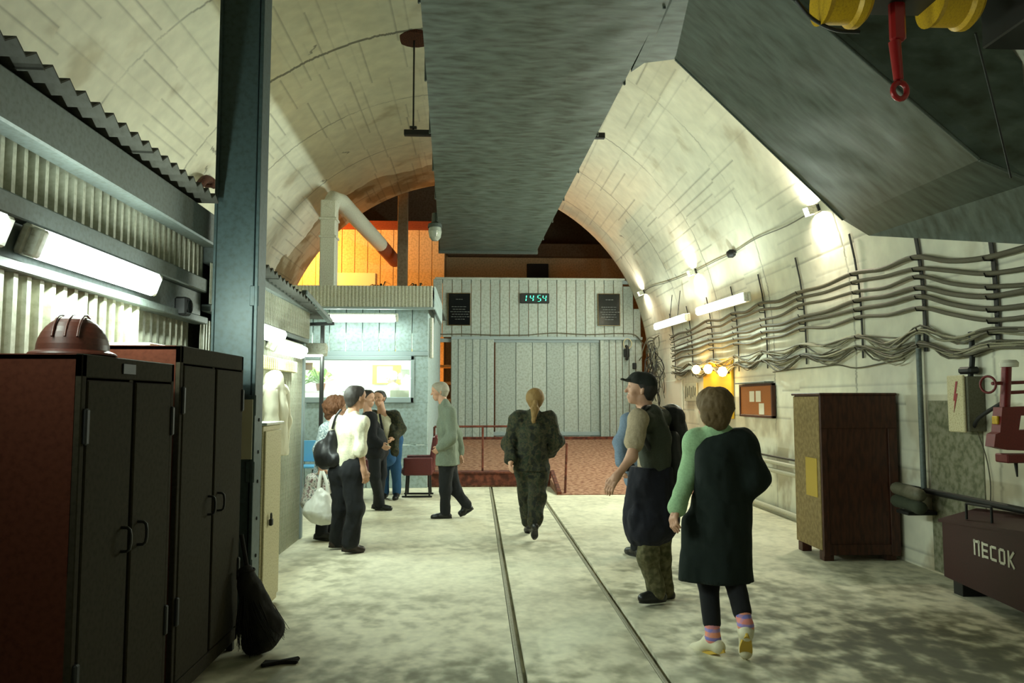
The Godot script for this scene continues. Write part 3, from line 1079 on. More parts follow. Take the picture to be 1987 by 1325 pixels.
	# coat rack with its coat
	var rk := thing("coat_rack", "slatted cream coat rack with pegs on the cabin wall", "rack", Vector3(-1.95, 1.9, -7.55))
	st = mb()
	span(st, Vector3(0, -0.06, -0.8), Vector3(0.025, 0.06, 0.75), 0.004)
	obj("back_board", st, M.cream, rk)
	for i in 22:
		st = mb()
		span(st, Vector3(0.025, -0.055, -0.78 + i * 0.07), Vector3(0.045, 0.055, -0.75 + i * 0.07), 0.003)
		obj("slat", st, M.cream, rk)
	var ct := thing("hanging_coat", "off-white work coat hanging from the slatted rack", "coat", Vector3(-1.86, 0, -7.2))
	var A := grid()
	sdf_into(A, [[Vector3(0, 1.74, 0), Vector3(0, 1.45, 0), 0.09, 0.13], [Vector3(0, 1.7, 0), Vector3(0.02, 1.64, 0.2), 0.05, 0.07], [Vector3(0, 1.7, 0), Vector3(0.02, 1.64, -0.2), 0.05, 0.07], [Vector3(0, 1.45, 0), Vector3(0, 1.0, 0), 0.13, 0.15]], 0.02, 0.06, [[Vector3.DOWN, -1.05]], 0.018, 3)
	obj("body", grid_mesh(A), M.coat_white, ct)
	for s in [-1, 1]:
		A = grid()
		sdf_into(A, [[Vector3(0.03, 1.63, s * 0.21), Vector3(0.05, 1.35, s * 0.24), 0.065, 0.06], [Vector3(0.05, 1.35, s * 0.24), Vector3(0.05, 1.12, s * 0.22), 0.06, 0.055]], 0.018, 0.04, [], 0.012, 5 + s)
		obj("sleeve", grid_mesh(A), M.coat_white, ct)

# ---------------------------------------------------------------- the dispatcher's booth
func build_booth() -> void:
	rng.seed = 25
	var bt := thing("dispatcher_booth", "pale blue-grey booth with a lit window under a ribbed canopy", "booth", Vector3(-2.4, 0, -13.9))
	var o := Vector3(2.4, 0, 13.9)
	var x0 := -4.1
	var x1 := -0.86
	var wl := -3.06
	var wr := -1.17
	var st: SurfaceTool
	var z := -13.9
	# front: sheets below and above the window
	for r in [[0.0, 0.75], [0.76, 1.5]]:
		for i in 3:
			st = mb()
			var a := lerpf(x0, x1, i / 3.0)
			var b := lerpf(x0, x1, (i + 1) / 3.0)
			span(st, o + Vector3(a + 0.006, r[0], z - 0.06), o + Vector3(b - 0.006, r[1], z), 0.006)
			obj("panel", st, M.booth_panel, bt)
	var n := 11
	for i in n:
		var a := lerpf(x0, x1, float(i) / n)
		var b := lerpf(x0, x1, float(i + 1) / n)
		st = mb()
		span(st, o + Vector3(a + 0.006, 2.42, z - 0.06), o + Vector3(b - 0.006, 3.3, z - 0.005 + 0.01 * (i % 2)), 0.008)
		obj("panel", st, M.booth_panel, bt)
	for s in [[x0, wl], [wr, x1]]:
		st = mb()
		span(st, o + Vector3(s[0], 1.5, z - 0.06), o + Vector3(s[1], 2.42, z), 0.006)
		obj("panel", st, M.booth_panel, bt)
	# window frame and pane
	st = mb()
	for s in [[wl - 0.06, 1.5, wr + 0.06, 1.6], [wl - 0.06, 2.26, wr + 0.06, 2.34], [wl - 0.06, 1.5, wl, 2.34], [wr, 1.5, wr + 0.06, 2.34]]:
		span(st, o + Vector3(s[0], s[1], z - 0.06), o + Vector3(s[2], s[3], z + 0.035), 0.008)
	var fr := obj("window_frame", st, M.frame_grey, bt)
	st = mb()
	span(st, o + Vector3(wl, 1.6, z - 0.035), o + Vector3(wr, 2.26, z - 0.029), 0.0)
	obj("pane", st, M.glass, fr)
	st = mb()
	span(st, o + Vector3(wl - 0.1, 2.34, z - 0.06), o + Vector3(x1, 2.42, z + 0.02), 0.006)
	obj("trim", st, M.frame_grey, bt)
	# right side, back, left, ceiling, floor
	for i in 5:
		st = mb()
		span(st, o + Vector3(x1 - 0.06, 0.0, z - 0.065 - i * 0.9), o + Vector3(x1, 3.3, z - 0.06 - (i + 1) * 0.9 + 0.012), 0.006)
		obj("panel", st, M.booth_panel, bt)
	st = mb()
	span(st, o + Vector3(x0, 0.0, -17.1), o + Vector3(x1 - 0.07, 3.3, -17.0), 0.0)
	obj("back_wall", st, M.booth_wall, bt)
	st = mb()
	span(st, o + Vector3(x0 - 0.06, 0.0, -17.1), o + Vector3(x0, 3.3, z), 0.0)
	obj("side_wall", st, M.booth_wall, bt)
	st = mb()
	span(st, o + Vector3(x0, 2.75, -17.0), o + Vector3(x1 - 0.07, 2.8, z - 0.07), 0.0)
	obj("inner_ceiling", st, M.booth_wall, bt)
	st = mb()
	span(st, o + Vector3(-0.85, 2.3, z - 0.2), o + Vector3(-0.78, 3.05, z - 0.12), 0.02)
	obj("corner_tube", st, M.white_metal, bt)
	# canopy
	st = mb()
	span(st, o + Vector3(-4.4, 3.42, -18.3), o + Vector3(-0.72, 3.47, -13.15), 0.006)
	obj("roof_slab", st, M.beam_grey, bt)
	st = mb()
	span(st, o + Vector3(-4.4, 3.3, -17.2), o + Vector3(-0.76, 3.34, -13.2), 0.0)
	obj("soffit", st, M.booth_panel, bt)
	for i in 5:
		var m := corrugated(0.72, 0.38, 0.06, 0.018)
		obj("fascia_sheet", m, M.white_metal, bt, o + Vector3(-4.35 + i * 0.72, 3.11, -13.14))
	for i in 3:
		var m := corrugated(0.9, 0.38, 0.09, 0.018)
		var q := obj("fascia_sheet", m, M.booth_panel, bt, o + Vector3(-0.72, 3.11, -13.16 - i * 0.9))
		q.rotation.y = PI / 2
	st = mb()
	span(st, o + Vector3(-4.4, 3.09, -13.2), o + Vector3(-0.72, 3.13, -13.12), 0.006)
	obj("fascia_lip", st, M.frame_grey, bt)
	# inside: desk, posters, plant, shelf
	var dk := thing("desk", "pale desk inside the lit booth window", "desk", Vector3(-2.1, 0, -14.9))
	st = mb()
	span(st, Vector3(-1.2, 1.42, -0.35), Vector3(1.0, 1.47, 0.35), 0.008)
	obj("top", st, M.booth_wall, dk)
	for x in [-1.1, 0.9]:
		st = mb()
		span(st, Vector3(x - 0.04, 0, -0.3), Vector3(x + 0.04, 1.42, 0.3), 0.004)
		obj("leg", st, M.booth_wall, dk)
	for q in [["yellow_poster", "small orange notice in the corner of the booth window", -3.0, 2.15, 0.14, 0.13, M.board, -14.0], ["yellow_poster", "yellow framed poster on the back wall of the booth", -1.95, 2.1, 0.62, 0.42, M.yellow_sheet, -16.96], ["yellow_poster", "long yellow banner high on the booth back wall", -1.7, 2.58, 1.4, 0.16, M.yellow_sheet, -16.96], ["paper_sheet", "white sheets taped inside the booth window at its right end", -1.28, 1.98, 0.16, 0.24, M.paper, -14.0], ["paper_sheet", "grey-green card leaning in the booth window corner", -1.38, 1.66, 0.34, 0.13, M.paper_old, -14.04]]:
		var b := obj(q[0], boxm(Vector3(q[4], q[5], 0.006), 0.001), q[6], self, Vector3(q[2], q[3], q[7]))
		tag(b, q[1], "poster" if q[0] == "yellow_poster" else "paper")
	obj("white_centre", boxm(Vector3(0.34, 0.36, 0.004), 0.001), M.paper, get_node("yellow_poster_001"), Vector3(-0.04, 0, 0.006))
	var sh := thing("shelf_unit", "low white shelf with papers behind the booth window", "shelf", Vector3(-3.2, 0, -15.6))
	for y in [0.9, 1.3, 1.7]:
		st = mb()
		span(st, Vector3(-0.6, y, -0.2), Vector3(0.6, y + 0.03, 0.2), 0.003)
		obj("shelf", st, M.booth_wall, sh)
	for x in [-0.6, 0.57]:
		st = mb()
		span(st, Vector3(x, 0, -0.2), Vector3(x + 0.03, 1.75, 0.2), 0.003)
		obj("side", st, M.booth_wall, sh)
	var pt := thing("booth_plant", "leafy green plant inside the booth window", "plant", Vector3(-3.1, 1.73, -15.6))
	st = mb()
	lathe(st, [Vector2(0, 0), Vector2(0.07, 0), Vector2(0.1, 0.15), Vector2(0, 0.14)], Vector3.ZERO, 12)
	obj("pot", st, M.far_brown, pt)
	for i in 40:
		st = mb()
		var d := Vector3(rng.randf_range(-1, 1), rng.randf_range(0.2, 1.2), rng.randf_range(-1, 1)).normalized()
		var l := rng.randf_range(0.2, 0.45)
		var s := d.cross(Vector3(0.3, 1, 0.2)).normalized() * 0.04
		var c0 := Vector3(0, 0.14, 0)
		var c1 := c0 + d * l
		var c2 := c1 + Vector3(d.x, -0.5, d.z) * 0.15
		tri(st, c0, c1 - s, c1 + s, Vector3.UP)
		tri(st, c1 - s, c1 + s, c2, Vector3.UP)
		obj("leaf", st, M.leaf_light, pt)
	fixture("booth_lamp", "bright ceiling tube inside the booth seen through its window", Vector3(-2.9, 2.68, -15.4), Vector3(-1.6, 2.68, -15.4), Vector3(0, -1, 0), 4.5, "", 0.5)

# ---------------------------------------------------------------- ventilation duct
func build_duct() -> void:
	var nz := FastNoiseLite.new()
	nz.seed = 4
	nz.frequency = 0.02
	var dt := thing("ventilation_duct", "wide dented grey sheet-metal air duct hanging under the vault", "duct", Vector3(0.3, 4.9, -10))
	var o := Vector3(-0.3, -4.9, 10)
	var st: SurfaceTool
	var lx := func(z: float) -> float: return lerpf(-0.36, -0.82, (z - 2.5) / 14.7)
	var rx := func(z: float) -> float: return lerpf(1.66, 1.35, (z - 2.5) / 14.7)
	var cuts := [17.25, 15.9, 14.3, 12.7, 11.1, 9.5, 7.9, 6.3, 4.7, 3.0]
	for i in cuts.size() - 1:
		var a: float = cuts[i]
		var b: float = cuts[i + 1]
		var p := [Vector3(lx.call(a), 4.9, -a), Vector3(rx.call(a), 4.9, -a), Vector3(rx.call(b), 4.9, -b), Vector3(lx.call(b), 4.9, -b)]
		for q in 4:
			p[q] += o
		var u := Vector3(0, 0.4, 0)
		st = mb()
		patch(st, p[0], p[1], p[2], p[3], 14, 12, 0.035, Vector3.DOWN, nz)
		patch(st, p[0] + u, p[1] + u, p[2] + u, p[3] + u, 2, 2, 0.0, Vector3.UP, nz)
		patch(st, p[0], p[3], p[3] + u, p[0] + u, 8, 3, 0.02, Vector3.LEFT, nz)
		patch(st, p[1], p[2], p[2] + u, p[1] + u, 8, 3, 0.02, Vector3.RIGHT, nz)
		obj("duct_section", st, M.duct, dt)
		st = mb()
		var e := 0.012
		bar(st, p[0] + Vector3(-e, -0.02, 0), p[0] + u + Vector3(-e, 0.02, 0), 0.024, 0.024, 0.006)
		obj("flange", st, M.duct_seam, dt)
		st = mb()
		bar(st, p[1] + Vector3(e, -0.02, 0), p[1] + u + Vector3(e, 0.02, 0), 0.024, 0.024, 0.006)
		obj("flange", st, M.duct_seam, dt)
	st = mb()
	span(st, o + Vector3(-0.86, 4.84, -17.24), o + Vector3(1.38, 5.3, -17.3), 0.01)
	obj("end_cap", st, M.duct_seam, dt)
	# branch that drops to the right wall
	var A0 := Vector3(1.57, 4.9, -7.62)
	var A1 := Vector3(1.66, 4.9, -7.4)
	var A := Vector3(1.945, 4.9, -7.3)
	var B := Vector3(3.68, 3.36, -7.5)
	var B2 := Vector3(3.86, 3.17, -7.35)
	var C := Vector3(4.06, 2.7, -5.45)
	var D0 := Vector3(1.62, 4.93, -5.2)
	var F := Vector3(3.55, 3.25, -5.2)
	var G := Vector3(3.9, 3.08, -5.15)
	st = mb()
	patch(st, o + A, o + B, o + F, o + D0, 22, 16, 0.022, Vector3(-1, -1, 0), nz)
	obj("branch_underside", st, M.duct, dt)
	st = mb()
	tri(st, o + A0, o + A1, o + D0 + Vector3(-0.05, -0.03, 0), Vector3.DOWN)
	tri(st, o + A1, o + A, o + D0, Vector3.DOWN)
	tri(st, o + A1, o + D0, o + D0 + Vector3(-0.05, -0.03, 0), Vector3.DOWN)
	for q in [[A0, A1], [A1, A]]:
		quad(st, o + q[0], o + q[1], o + q[1] + Vector3(0, 0.4, 0), o + q[0] + Vector3(0, 0.4, 0), Vector3(0, 0, -1))
	obj("branch_collar", st, M.duct, dt)
	st = mb()
	patch(st, o + B, o + B2, o + G, o + F, 3, 10, 0.01, Vector3(-0.3, -1, 0), nz)
	patch(st, o + B2, o + C, o + C + Vector3(0.03, 0.05, 0.3), o + G, 6, 6, 0.01, Vector3(-0.5, -1, 0.3), nz)
	obj("branch_mouth", st, M.duct, dt)
	st = mb()
	var E := Vector3(3.08, 3.66, -5.2)
	var rim := [D0, Vector3(2.43, 4.21, -5.2), E, F, G, Vector3(3.86, 3.95, -5.15), Vector3(3.6, 4.35, -5.2), Vector3(2.9, 5.0, -5.2), Vector3(1.62, 5.3, -5.2)]
	for i in range(1, rim.size() - 1):
		tri(st, o + rim[0], o + rim[i], o + rim[i + 1], Vector3.BACK)
	obj("branch_front", st, M.duct, dt)
	st = mb()
	for q in [[A, B, Vector3(3.6, 4.3, -7.5)], [A, Vector3(3.6, 4.3, -7.5), Vector3(1.95, 5.3, -7.35)], [B, B2, Vector3(3.6, 4.3, -7.5)]]:
		tri(st, o + q[0], o + q[1], o + q[2], Vector3.FORWARD)
	obj("branch_back", st, M.duct, dt)
	st = mb()
	for q in [[D0, F], [F, G], [A, B]]:
		st = mb()
		bar(st, o + q[0], o + q[1], 0.02, 0.02, 0.004)
		obj("seam", st, M.duct_seam, dt)
	# hanger with its rods
	var hg := thing("duct_hanger", "dark steel hanger bar with a rod from the vault beside the duct", "hanger", Vector3(0.4, 5.35, -10.83))
	st = mb()
	box(st, Vector3.ZERO, Vector3(2.88, 0.08, 0.08), 0.006)
	obj("bar", st, M.dark_metal, hg)
	for x in [-1.31, 1.0]:
		st = mb()
		tube(st, [Vector3(x, 0, 0), Vector3(x, 1.42, 0)], 0.014, 6)
		obj("rod", st, M.dark_metal, hg)
	st = mb()
	lathe(st, [Vector2(0, -0.02), Vector2(0.24, -0.01), Vector2(0.26, 0.03), Vector2(0, 0.04)], Vector3(-1.31, 1.38, 0), 18)
	obj("ceiling_plate", st, M.rust, hg)
	st = mb()
	box(st, Vector3(-1.31, 0.08, 0), Vector3(0.1, 0.03, 0.06), 0.003)
	obj("nut", st, M.dark_metal, hg)
	# caged lamp under the far end of the duct
	var c := at_z(844, 448, 14.6)
	var jl := thing("jar_lamp", "unlit glass jar lamp hanging at the edge of the duct", "lamp", c)
	st = mb()
	lathe(st, [Vector2(0, 0.36), Vector2(0.06, 0.34), Vector2(0.07, 0.16), Vector2(0.13, 0.13), Vector2(0.14, 0.06), Vector2(0, 0.06)], Vector3.ZERO, 14)
	obj("cap", st, M.duct_seam, jl)
	st = mb()
	lathe(st, [Vector2(0.12, 0.06), Vector2(0.13, -0.02), Vector2(0.11, -0.13), Vector2(0.06, -0.19), Vector2(0, -0.2)], Vector3.ZERO, 16)
	obj("jar", st, M.jar_glass, jl)
	st = mb()
	tube(st, [Vector3(0, 0.34, 0), Vector3(0, 4.92 - c.y, 0)], 0.02, 6)
	obj("stem", st, M.dark_metal, jl)
	# white vent pipe from the booth roof and the pipe that slants through the arch
	var vp := thing("vent_pipe", "white square vent pipe rising from the booth roof and slanting through the arch", "pipe", Vector3(-2.87, 3.47, -15))
	st = mb()
	span(st, Vector3(-0.15, 0, -0.15), Vector3(0.15, 1.95, 0.15), 0.02)
	obj("riser", st, M.pipe_white, vp)
	for y in [0.05, 1.2, 1.55]:
		st = mb()
		span(st, Vector3(-0.17, y, -0.17), Vector3(0.17, y + 0.05, 0.17), 0.008)
		obj("collar", st, M.pipe_white, vp)
	st = mb()
	var vb := Vector3(-2.87, 3.47, -15)
	tube(st, [Vector3(0, 1.8, 0), W(648, 386, 15.0) - vb, W(662, 392, 15.3) - vb, W(738, 474, 18.2) - vb], 0.17, 14)
	obj("slant", st, M.pipe_white, vp)
	st = mb()
	tube(st, [W(738, 474, 18.2) - vb, W(766, 506, 20.4) - vb], 0.17, 14)
	obj("slant_end", st, M.far_brown, vp)

# ---------------------------------------------------------------- lamps
func fixture(called: String, label: String, a: Vector3, b: Vector3, out: Vector3, energy: float, group := "", spill := 0.12) -> void:
	var mid := (a + b) / 2.0
	var t := thing(called, label, "lamp", mid, 0, group)
	var d := (b - a).normalized()
	var n := out.normalized()
	var s := d.cross(n).normalized()
	var len := a.distance_to(b)
	var bs := Basis(d, n, d.cross(n))
	var st := mb()
	box(st, -n * 0.03, Vector3(len, 0.045, 0.14), 0.012, bs)
	obj("housing", st, M.white_metal, t)
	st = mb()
	box(st, n * 0.03, Vector3(len - 0.08, 0.085, 0.135), 0.03, bs)  # glowing cover drawn wider than the tubes to imitate their bloom
	obj("bloom_cover", st, M.tube_lit, t)
	for k in [-1, 1]:
		st = mb()
		box(st, d * k * (len / 2.0 - 0.025) + n * 0.02, Vector3(0.05, 0.06, 0.13), 0.01, bs)
		obj("end_cap", st, M.white_metal, t)
	var l := AreaLight3D.new()
	l.name = numbered(called + "_panel")
	l.area_size = Vector2(len - 0.1, 0.12)
	l.transform = Transform3D(Basis(d, (-n).cross(d), -n), mid + n * 0.08)
	l.light_color = TUBE_COLOR
	l.light_energy = energy
	l.area_range = 40.0
	l.area_attenuation = 2.0
	l.shadow_enabled = true
	add_child(l)
	if spill > 0.0:
		for k in [-0.3, 0.3]:
			var q := OmniLight3D.new()
			q.name = numbered(called + "_spill")
			q.position = mid + n * 0.1 + d * len * k
			q.light_color = TUBE_COLOR
			q.light_energy = energy * spill
			q.light_size = 0.02
			q.omni_range = 30.0
			q.omni_attenuation = 2.0
			q.shadow_enabled = true
			add_child(q)

const TUBE_COLOR := Color(0.92, 1.0, 0.94)

func build_lamps() -> void:
	var st: SurfaceTool
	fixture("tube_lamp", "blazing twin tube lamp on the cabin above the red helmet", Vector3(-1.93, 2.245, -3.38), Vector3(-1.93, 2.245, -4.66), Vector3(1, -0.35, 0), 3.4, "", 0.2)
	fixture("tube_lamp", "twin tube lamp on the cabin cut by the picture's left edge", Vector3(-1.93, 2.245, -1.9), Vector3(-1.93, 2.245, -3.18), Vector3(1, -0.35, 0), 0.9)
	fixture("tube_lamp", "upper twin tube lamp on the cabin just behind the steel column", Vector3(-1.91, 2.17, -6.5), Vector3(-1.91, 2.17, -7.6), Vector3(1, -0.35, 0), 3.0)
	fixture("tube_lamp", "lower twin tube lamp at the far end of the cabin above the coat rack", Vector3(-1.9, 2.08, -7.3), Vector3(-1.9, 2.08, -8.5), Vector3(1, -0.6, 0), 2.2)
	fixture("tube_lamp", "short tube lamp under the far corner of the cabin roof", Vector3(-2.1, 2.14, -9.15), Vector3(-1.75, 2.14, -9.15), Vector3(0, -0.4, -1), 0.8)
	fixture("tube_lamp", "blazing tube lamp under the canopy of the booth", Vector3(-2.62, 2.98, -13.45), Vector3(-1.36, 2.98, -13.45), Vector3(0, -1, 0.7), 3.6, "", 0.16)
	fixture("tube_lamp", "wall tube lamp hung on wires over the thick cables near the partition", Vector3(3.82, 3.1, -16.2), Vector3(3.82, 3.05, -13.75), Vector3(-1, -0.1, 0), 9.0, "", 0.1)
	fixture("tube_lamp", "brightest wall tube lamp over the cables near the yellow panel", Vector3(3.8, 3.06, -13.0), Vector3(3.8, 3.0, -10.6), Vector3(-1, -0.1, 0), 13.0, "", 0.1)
	# wires of the hung lamp
	for z in [-15.0, -14.4]:
		st = mb()
		tube(st, [Vector3(3.8, 3.1, z), Vector3(3.86, 3.62, z)], 0.008, 5)
		tag(obj("hanger_wire", st, M.dark_metal), "thin wire holding the tube lamp hung near the partition", "wire", "lamp wires")
	# shielded lamps on the vault: a bulb between two plates throws light up and down the arch
	var spots := [[1250.0, 566.0, "vault lamp nearest the grey partition throwing a bright streak", 1.4], [1350.0, 526.0, "vault lamp throwing a streak above the wall tube lamps", 1.8], [1586.0, 404.0, "vault lamp glaring beside the lower edge of the duct", 2.6]]
	for s in spots:
		var d := ray(s[0], s[1])
		var p := vault_hit(d)
		var n := Vector3(VAULT.x - p.x, VAULT.y - p.y, 0).normalized()
		var tn := Vector3(-n.y, n.x, 0)
		var bs := Basis(tn, n, tn.cross(n))
		var t := thing("vault_lamp", s[2], "lamp", p)
		st = mb()
		box(st, n * 0.02, Vector3(0.1, 0.04, 0.14), 0.01, bs)
		obj("base", st, M.dark_metal, t)
		for k in [-1, 1]:
			st = mb()
			box(st, n * 0.075 + Vector3(0, 0, k * 0.06), Vector3(0.1, 0.13, 0.006), 0.002, bs)
			obj("side_plate", st, M.white_metal, t)
		st = mb()
		lathe(st, [Vector2(0, -0.055), Vector2(0.035, -0.04), Vector2(0.048, 0), Vector2(0.03, 0.04), Vector2(0.02, 0.06), Vector2(0, 0.06)], n * 0.085, 12, bs)
		obj("bulb", st, M.bulb_lit, t)
		var l := OmniLight3D.new()
		l.name = numbered("vault_lamp_light")
		l.position = p + n * 0.085
		l.light_color = Color(1.0, 0.96, 0.86)
		l.light_energy = s[3]
		l.light_size = 0.04
		l.omni_range = 30.0
		l.omni_attenuation = 2.0
		l.shadow_enabled = true
		add_child(l)
	# an unlit fitting between them
	var q := vault_hit(ray(1425, 490))
	var n2 := Vector3(VAULT.x - q.x, VAULT.y - q.y, 0).normalized()
	var u := thing("dead_lamp", "unlit dark lamp socket on the vault between two lit ones", "lamp", q)
	st = mb()
	lathe(st, [Vector2(0, 0.12), Vector2(0.05, 0.11), Vector2(0.07, 0.05), Vector2(0.05, 0.0), Vector2(0, 0)], Vector3.ZERO, 12, Basis(n2.cross(Vector3.BACK).normalized(), n2, Vector3.BACK))
	obj("socket", st, M.black, u)
	st = mb()
	box(st, n2 * 0.03, Vector3(0.05, 0.04, 0.24), 0.008)
	obj("bracket", st, M.dark_metal, u)
	# wire that joins the vault lamps
	st = mb()
	var pts := []
	for e in [[1250, 566], [1265, 556], [1300, 546], [1350, 526], [1390, 506], [1425, 490], [1470, 462], [1530, 437], [1586, 404]]:
		var h := vault_hit(ray(e[0], e[1]))
		pts.append(h + Vector3(VAULT.x - h.x, VAULT.y - h.y, 0).normalized() * 0.02)
	tube(st, smooth(pts, 4), 0.007, 5)
	tag(obj("lamp_wire", st, M.cable), "thin wire joining the lamps along the vault", "wire")

func vault_hit(d: Vector3) -> Vector3:
	var ex := EYE.x - VAULT.x
	var ey := EYE.y - VAULT.y
	var a := d.x * d.x + d.y * d.y
	var b := 2.0 * (ex * d.x + ey * d.y)
	var c := ex * ex + ey * ey - VAULT.z * VAULT.z
	var t := (-b + sqrt(b * b - 4.0 * a * c)) / (2.0 * a)
	var p := EYE + d * t
	if p.y < VAULT.y:
		p = EYE + d * ((VAULT.x + VAULT.z * signf(d.x)) / d.x)
	return p

# ---------------------------------------------------------------- cables along the right wall
func wall_x(y: float) -> float:
	if y < VAULT.y:
		return VAULT.x + VAULT.z
	return VAULT.x + sqrt(VAULT.z * VAULT.z - (y - VAULT.y) * (y - VAULT.y))

func build_cables() -> void:
	rng.seed = 35
	var st: SurfaceTool
	var off := 3
	var racks := [1.0, 2.2, 3.4, 4.6, 5.93, 6.92, 8.08, 9.5, 10.8, 12.0, 13.3, 14.6, 15.9]
	# heights measured at the three nearest racks in view
	var px := [[1933.0, [496, 528, 554, 573, 598, 620, 642, 668]], [1788.0, [497, 520, 535, 557, 574, 597, 637, 668]], [1668.0, [529, 546, 565, 582, 599, 615, 652, 674]]]
	var heights := []
	for r in px:
		var row := []
		for y in r[1]:
			row.append(at_x(r[0], y, 4.1).y)
		heights.append(row)
	var words := ["topmost thick cable", "second thick cable from the top", "third thick cable from the top", "fourth thick cable from the top", "fifth thick cable from the top", "lowest thick cable"]
	var ends := []
	for c in 6:
		var pts := []
		for i in racks.size():
			var y: float = heights[clampi(i - 1 - off, 0, 2)][c] + (0.0 if i > off and i < 4 + off else rng.randf_range(-0.03, 0.03))
			if i >= 8 + off:
				y = lerpf(y, 2.75 - 0.1 * c, (i - 7 - off) * 0.2)
			pts.append(Vector3(wall_x(y) - 0.075, y, -racks[i]))
			if i < racks.size() - 1:
				var yn: float = heights[clampi(i - off, 0, 2)][c]
				var zm: float = (racks[i] + racks[i + 1]) / 2.0
				var ym := (y + yn) / 2.0 - rng.randf_range(-0.005, 0.05)
				pts.append(Vector3(wall_x(ym) - 0.07, ym, -zm))
		st = mb()
		tube(st, smooth(pts, 5), rng.randf_range(0.019, 0.024), 7)
		tag(obj("wall_cable", st, M.cable), "%s sagging along the right wall" % words[c], "cable", "cables on the right wall")
	# two bundles of thinner wires below, each wire a part
	for bi in 2:
		var t := thing("wire_bundle", ["upper loose bundle of thin wires below the thick wall cables", "lowest sagging bundle of many thin wires on the right wall"][bi], "wires", Vector3(4.1, 2.2, -5), 0, "wire bundles on the right wall")
		for w in [7, 11][bi]:
			var pts := []
			for i in racks.size():
				var y: float = heights[clampi(i - 1 - off, 0, 2)][6 + bi] + rng.randf_range(-0.03, 0.03)
				pts.append(Vector3(wall_x(y) - 0.05 - rng.randf_range(0.0, 0.05), y, -racks[i]) - t.position)
				if i < racks.size() - 1:
					var zm := lerpf(racks[i], racks[i + 1], rng.randf_range(0.35, 0.65))
					var ym := y - rng.randf_range(0.02, 0.16 if i > 1 + off else 0.06)
					pts.append(Vector3(wall_x(ym) - 0.04 - rng.randf_range(0.0, 0.05), ym, -zm) - t.position)
			st = mb()
			tube(st, smooth(pts, 4), rng.randf_range(0.006, 0.012), 5)
			obj("wire", st, M.cable_light if w % 3 == 0 else M.cable, t)
	# brackets
	var names := ["cable bracket strip beside the red valve stand", "cable bracket strip above the grey wall pipe", "cable bracket strip above the wooden cabinet", "cable bracket strip next to the brightest wall lamp", "cable bracket strip above the near end of the notice board", "cable bracket strip just past the far end of the notice board", "cable bracket strip above the yellow board", "cable bracket strip above the small framed print", "cable bracket strip above the plain white board"]
	for i in range(1, racks.size() - off):
		var z: float = -racks[i + off]
		var lab: String = names[i - 1] if i - 1 < names.size() else "cable bracket strip among the lit cables by the wall lamps"
		var t := thing("cable_bracket", lab, "bracket", Vector3(wall_x(2.0) - 0.02, 2.1, z), 0, "cable brackets")
		st = mb()
		var top := 3.35 if i > 2 else 3.1
		var prev := Vector3.ZERO
		for k in 6:
			var y := lerpf(2.0, top, k / 5.0)
			var p := Vector3(wall_x(y) - 0.025, y, z) - t.position
			if k > 0:
				bar(st, prev, p, 0.012, 0.05 if i < 3 else 0.03, 0.003)
			prev = p
		obj("strip", st, M.dark_metal, t)
		for c in 8:
			var y: float = heights[clampi(i - 1, 0, 2)][c] - 0.025
			var p := Vector3(wall_x(y) - 0.03, y, z) - t.position
			st = mb()
			tube(st, [p, p + Vector3(-0.07, 0, 0), p + Vector3(-0.085, 0.03, 0)], 0.007, 5)
			obj("hook", st, M.dark_metal, t)
	# thin single wire below
	st = mb()
	var wp := []
	for q in [[1500, 722], [1545, 716], [1590, 712], [1625, 708], [1660, 714], [1710, 705], [1755, 695]]:
		wp.append(at_x(q[0], q[1], 4.12))
	tube(st, smooth(wp, 4), 0.008, 5)
	tag(obj("clip_wire", st, M.cable), "single thin wire clipped to the wall below the bundles", "wire")
	# tangle of loose wire ends by the partition
	var tg := thing("wire_tangle", "dark tangle of coiled wires hanging by the grey partition", "wires", Vector3(3.95, 1.8, -17.4))
	for i in 34:
		st = mb()
		var p := Vector3(rng.randf_range(-0.1, 0.06), rng.randf_range(0.5, 1.15), rng.randf_range(0.0, 1.0))
		var pts := [p]
		for k in 5:
			p += Vector3(rng.randf_range(-0.12, 0.1), rng.randf_range(-0.34, 0.02), rng.randf_range(-0.16, 0.16))
			p.x = clampf(p.x, -0.3, 0.14)
			pts.append(p)
		tube(st, smooth(pts, 4), rng.randf_range(0.007, 0.014), 5)
		obj("wire", st, M.cable if i % 3 else M.black, tg)

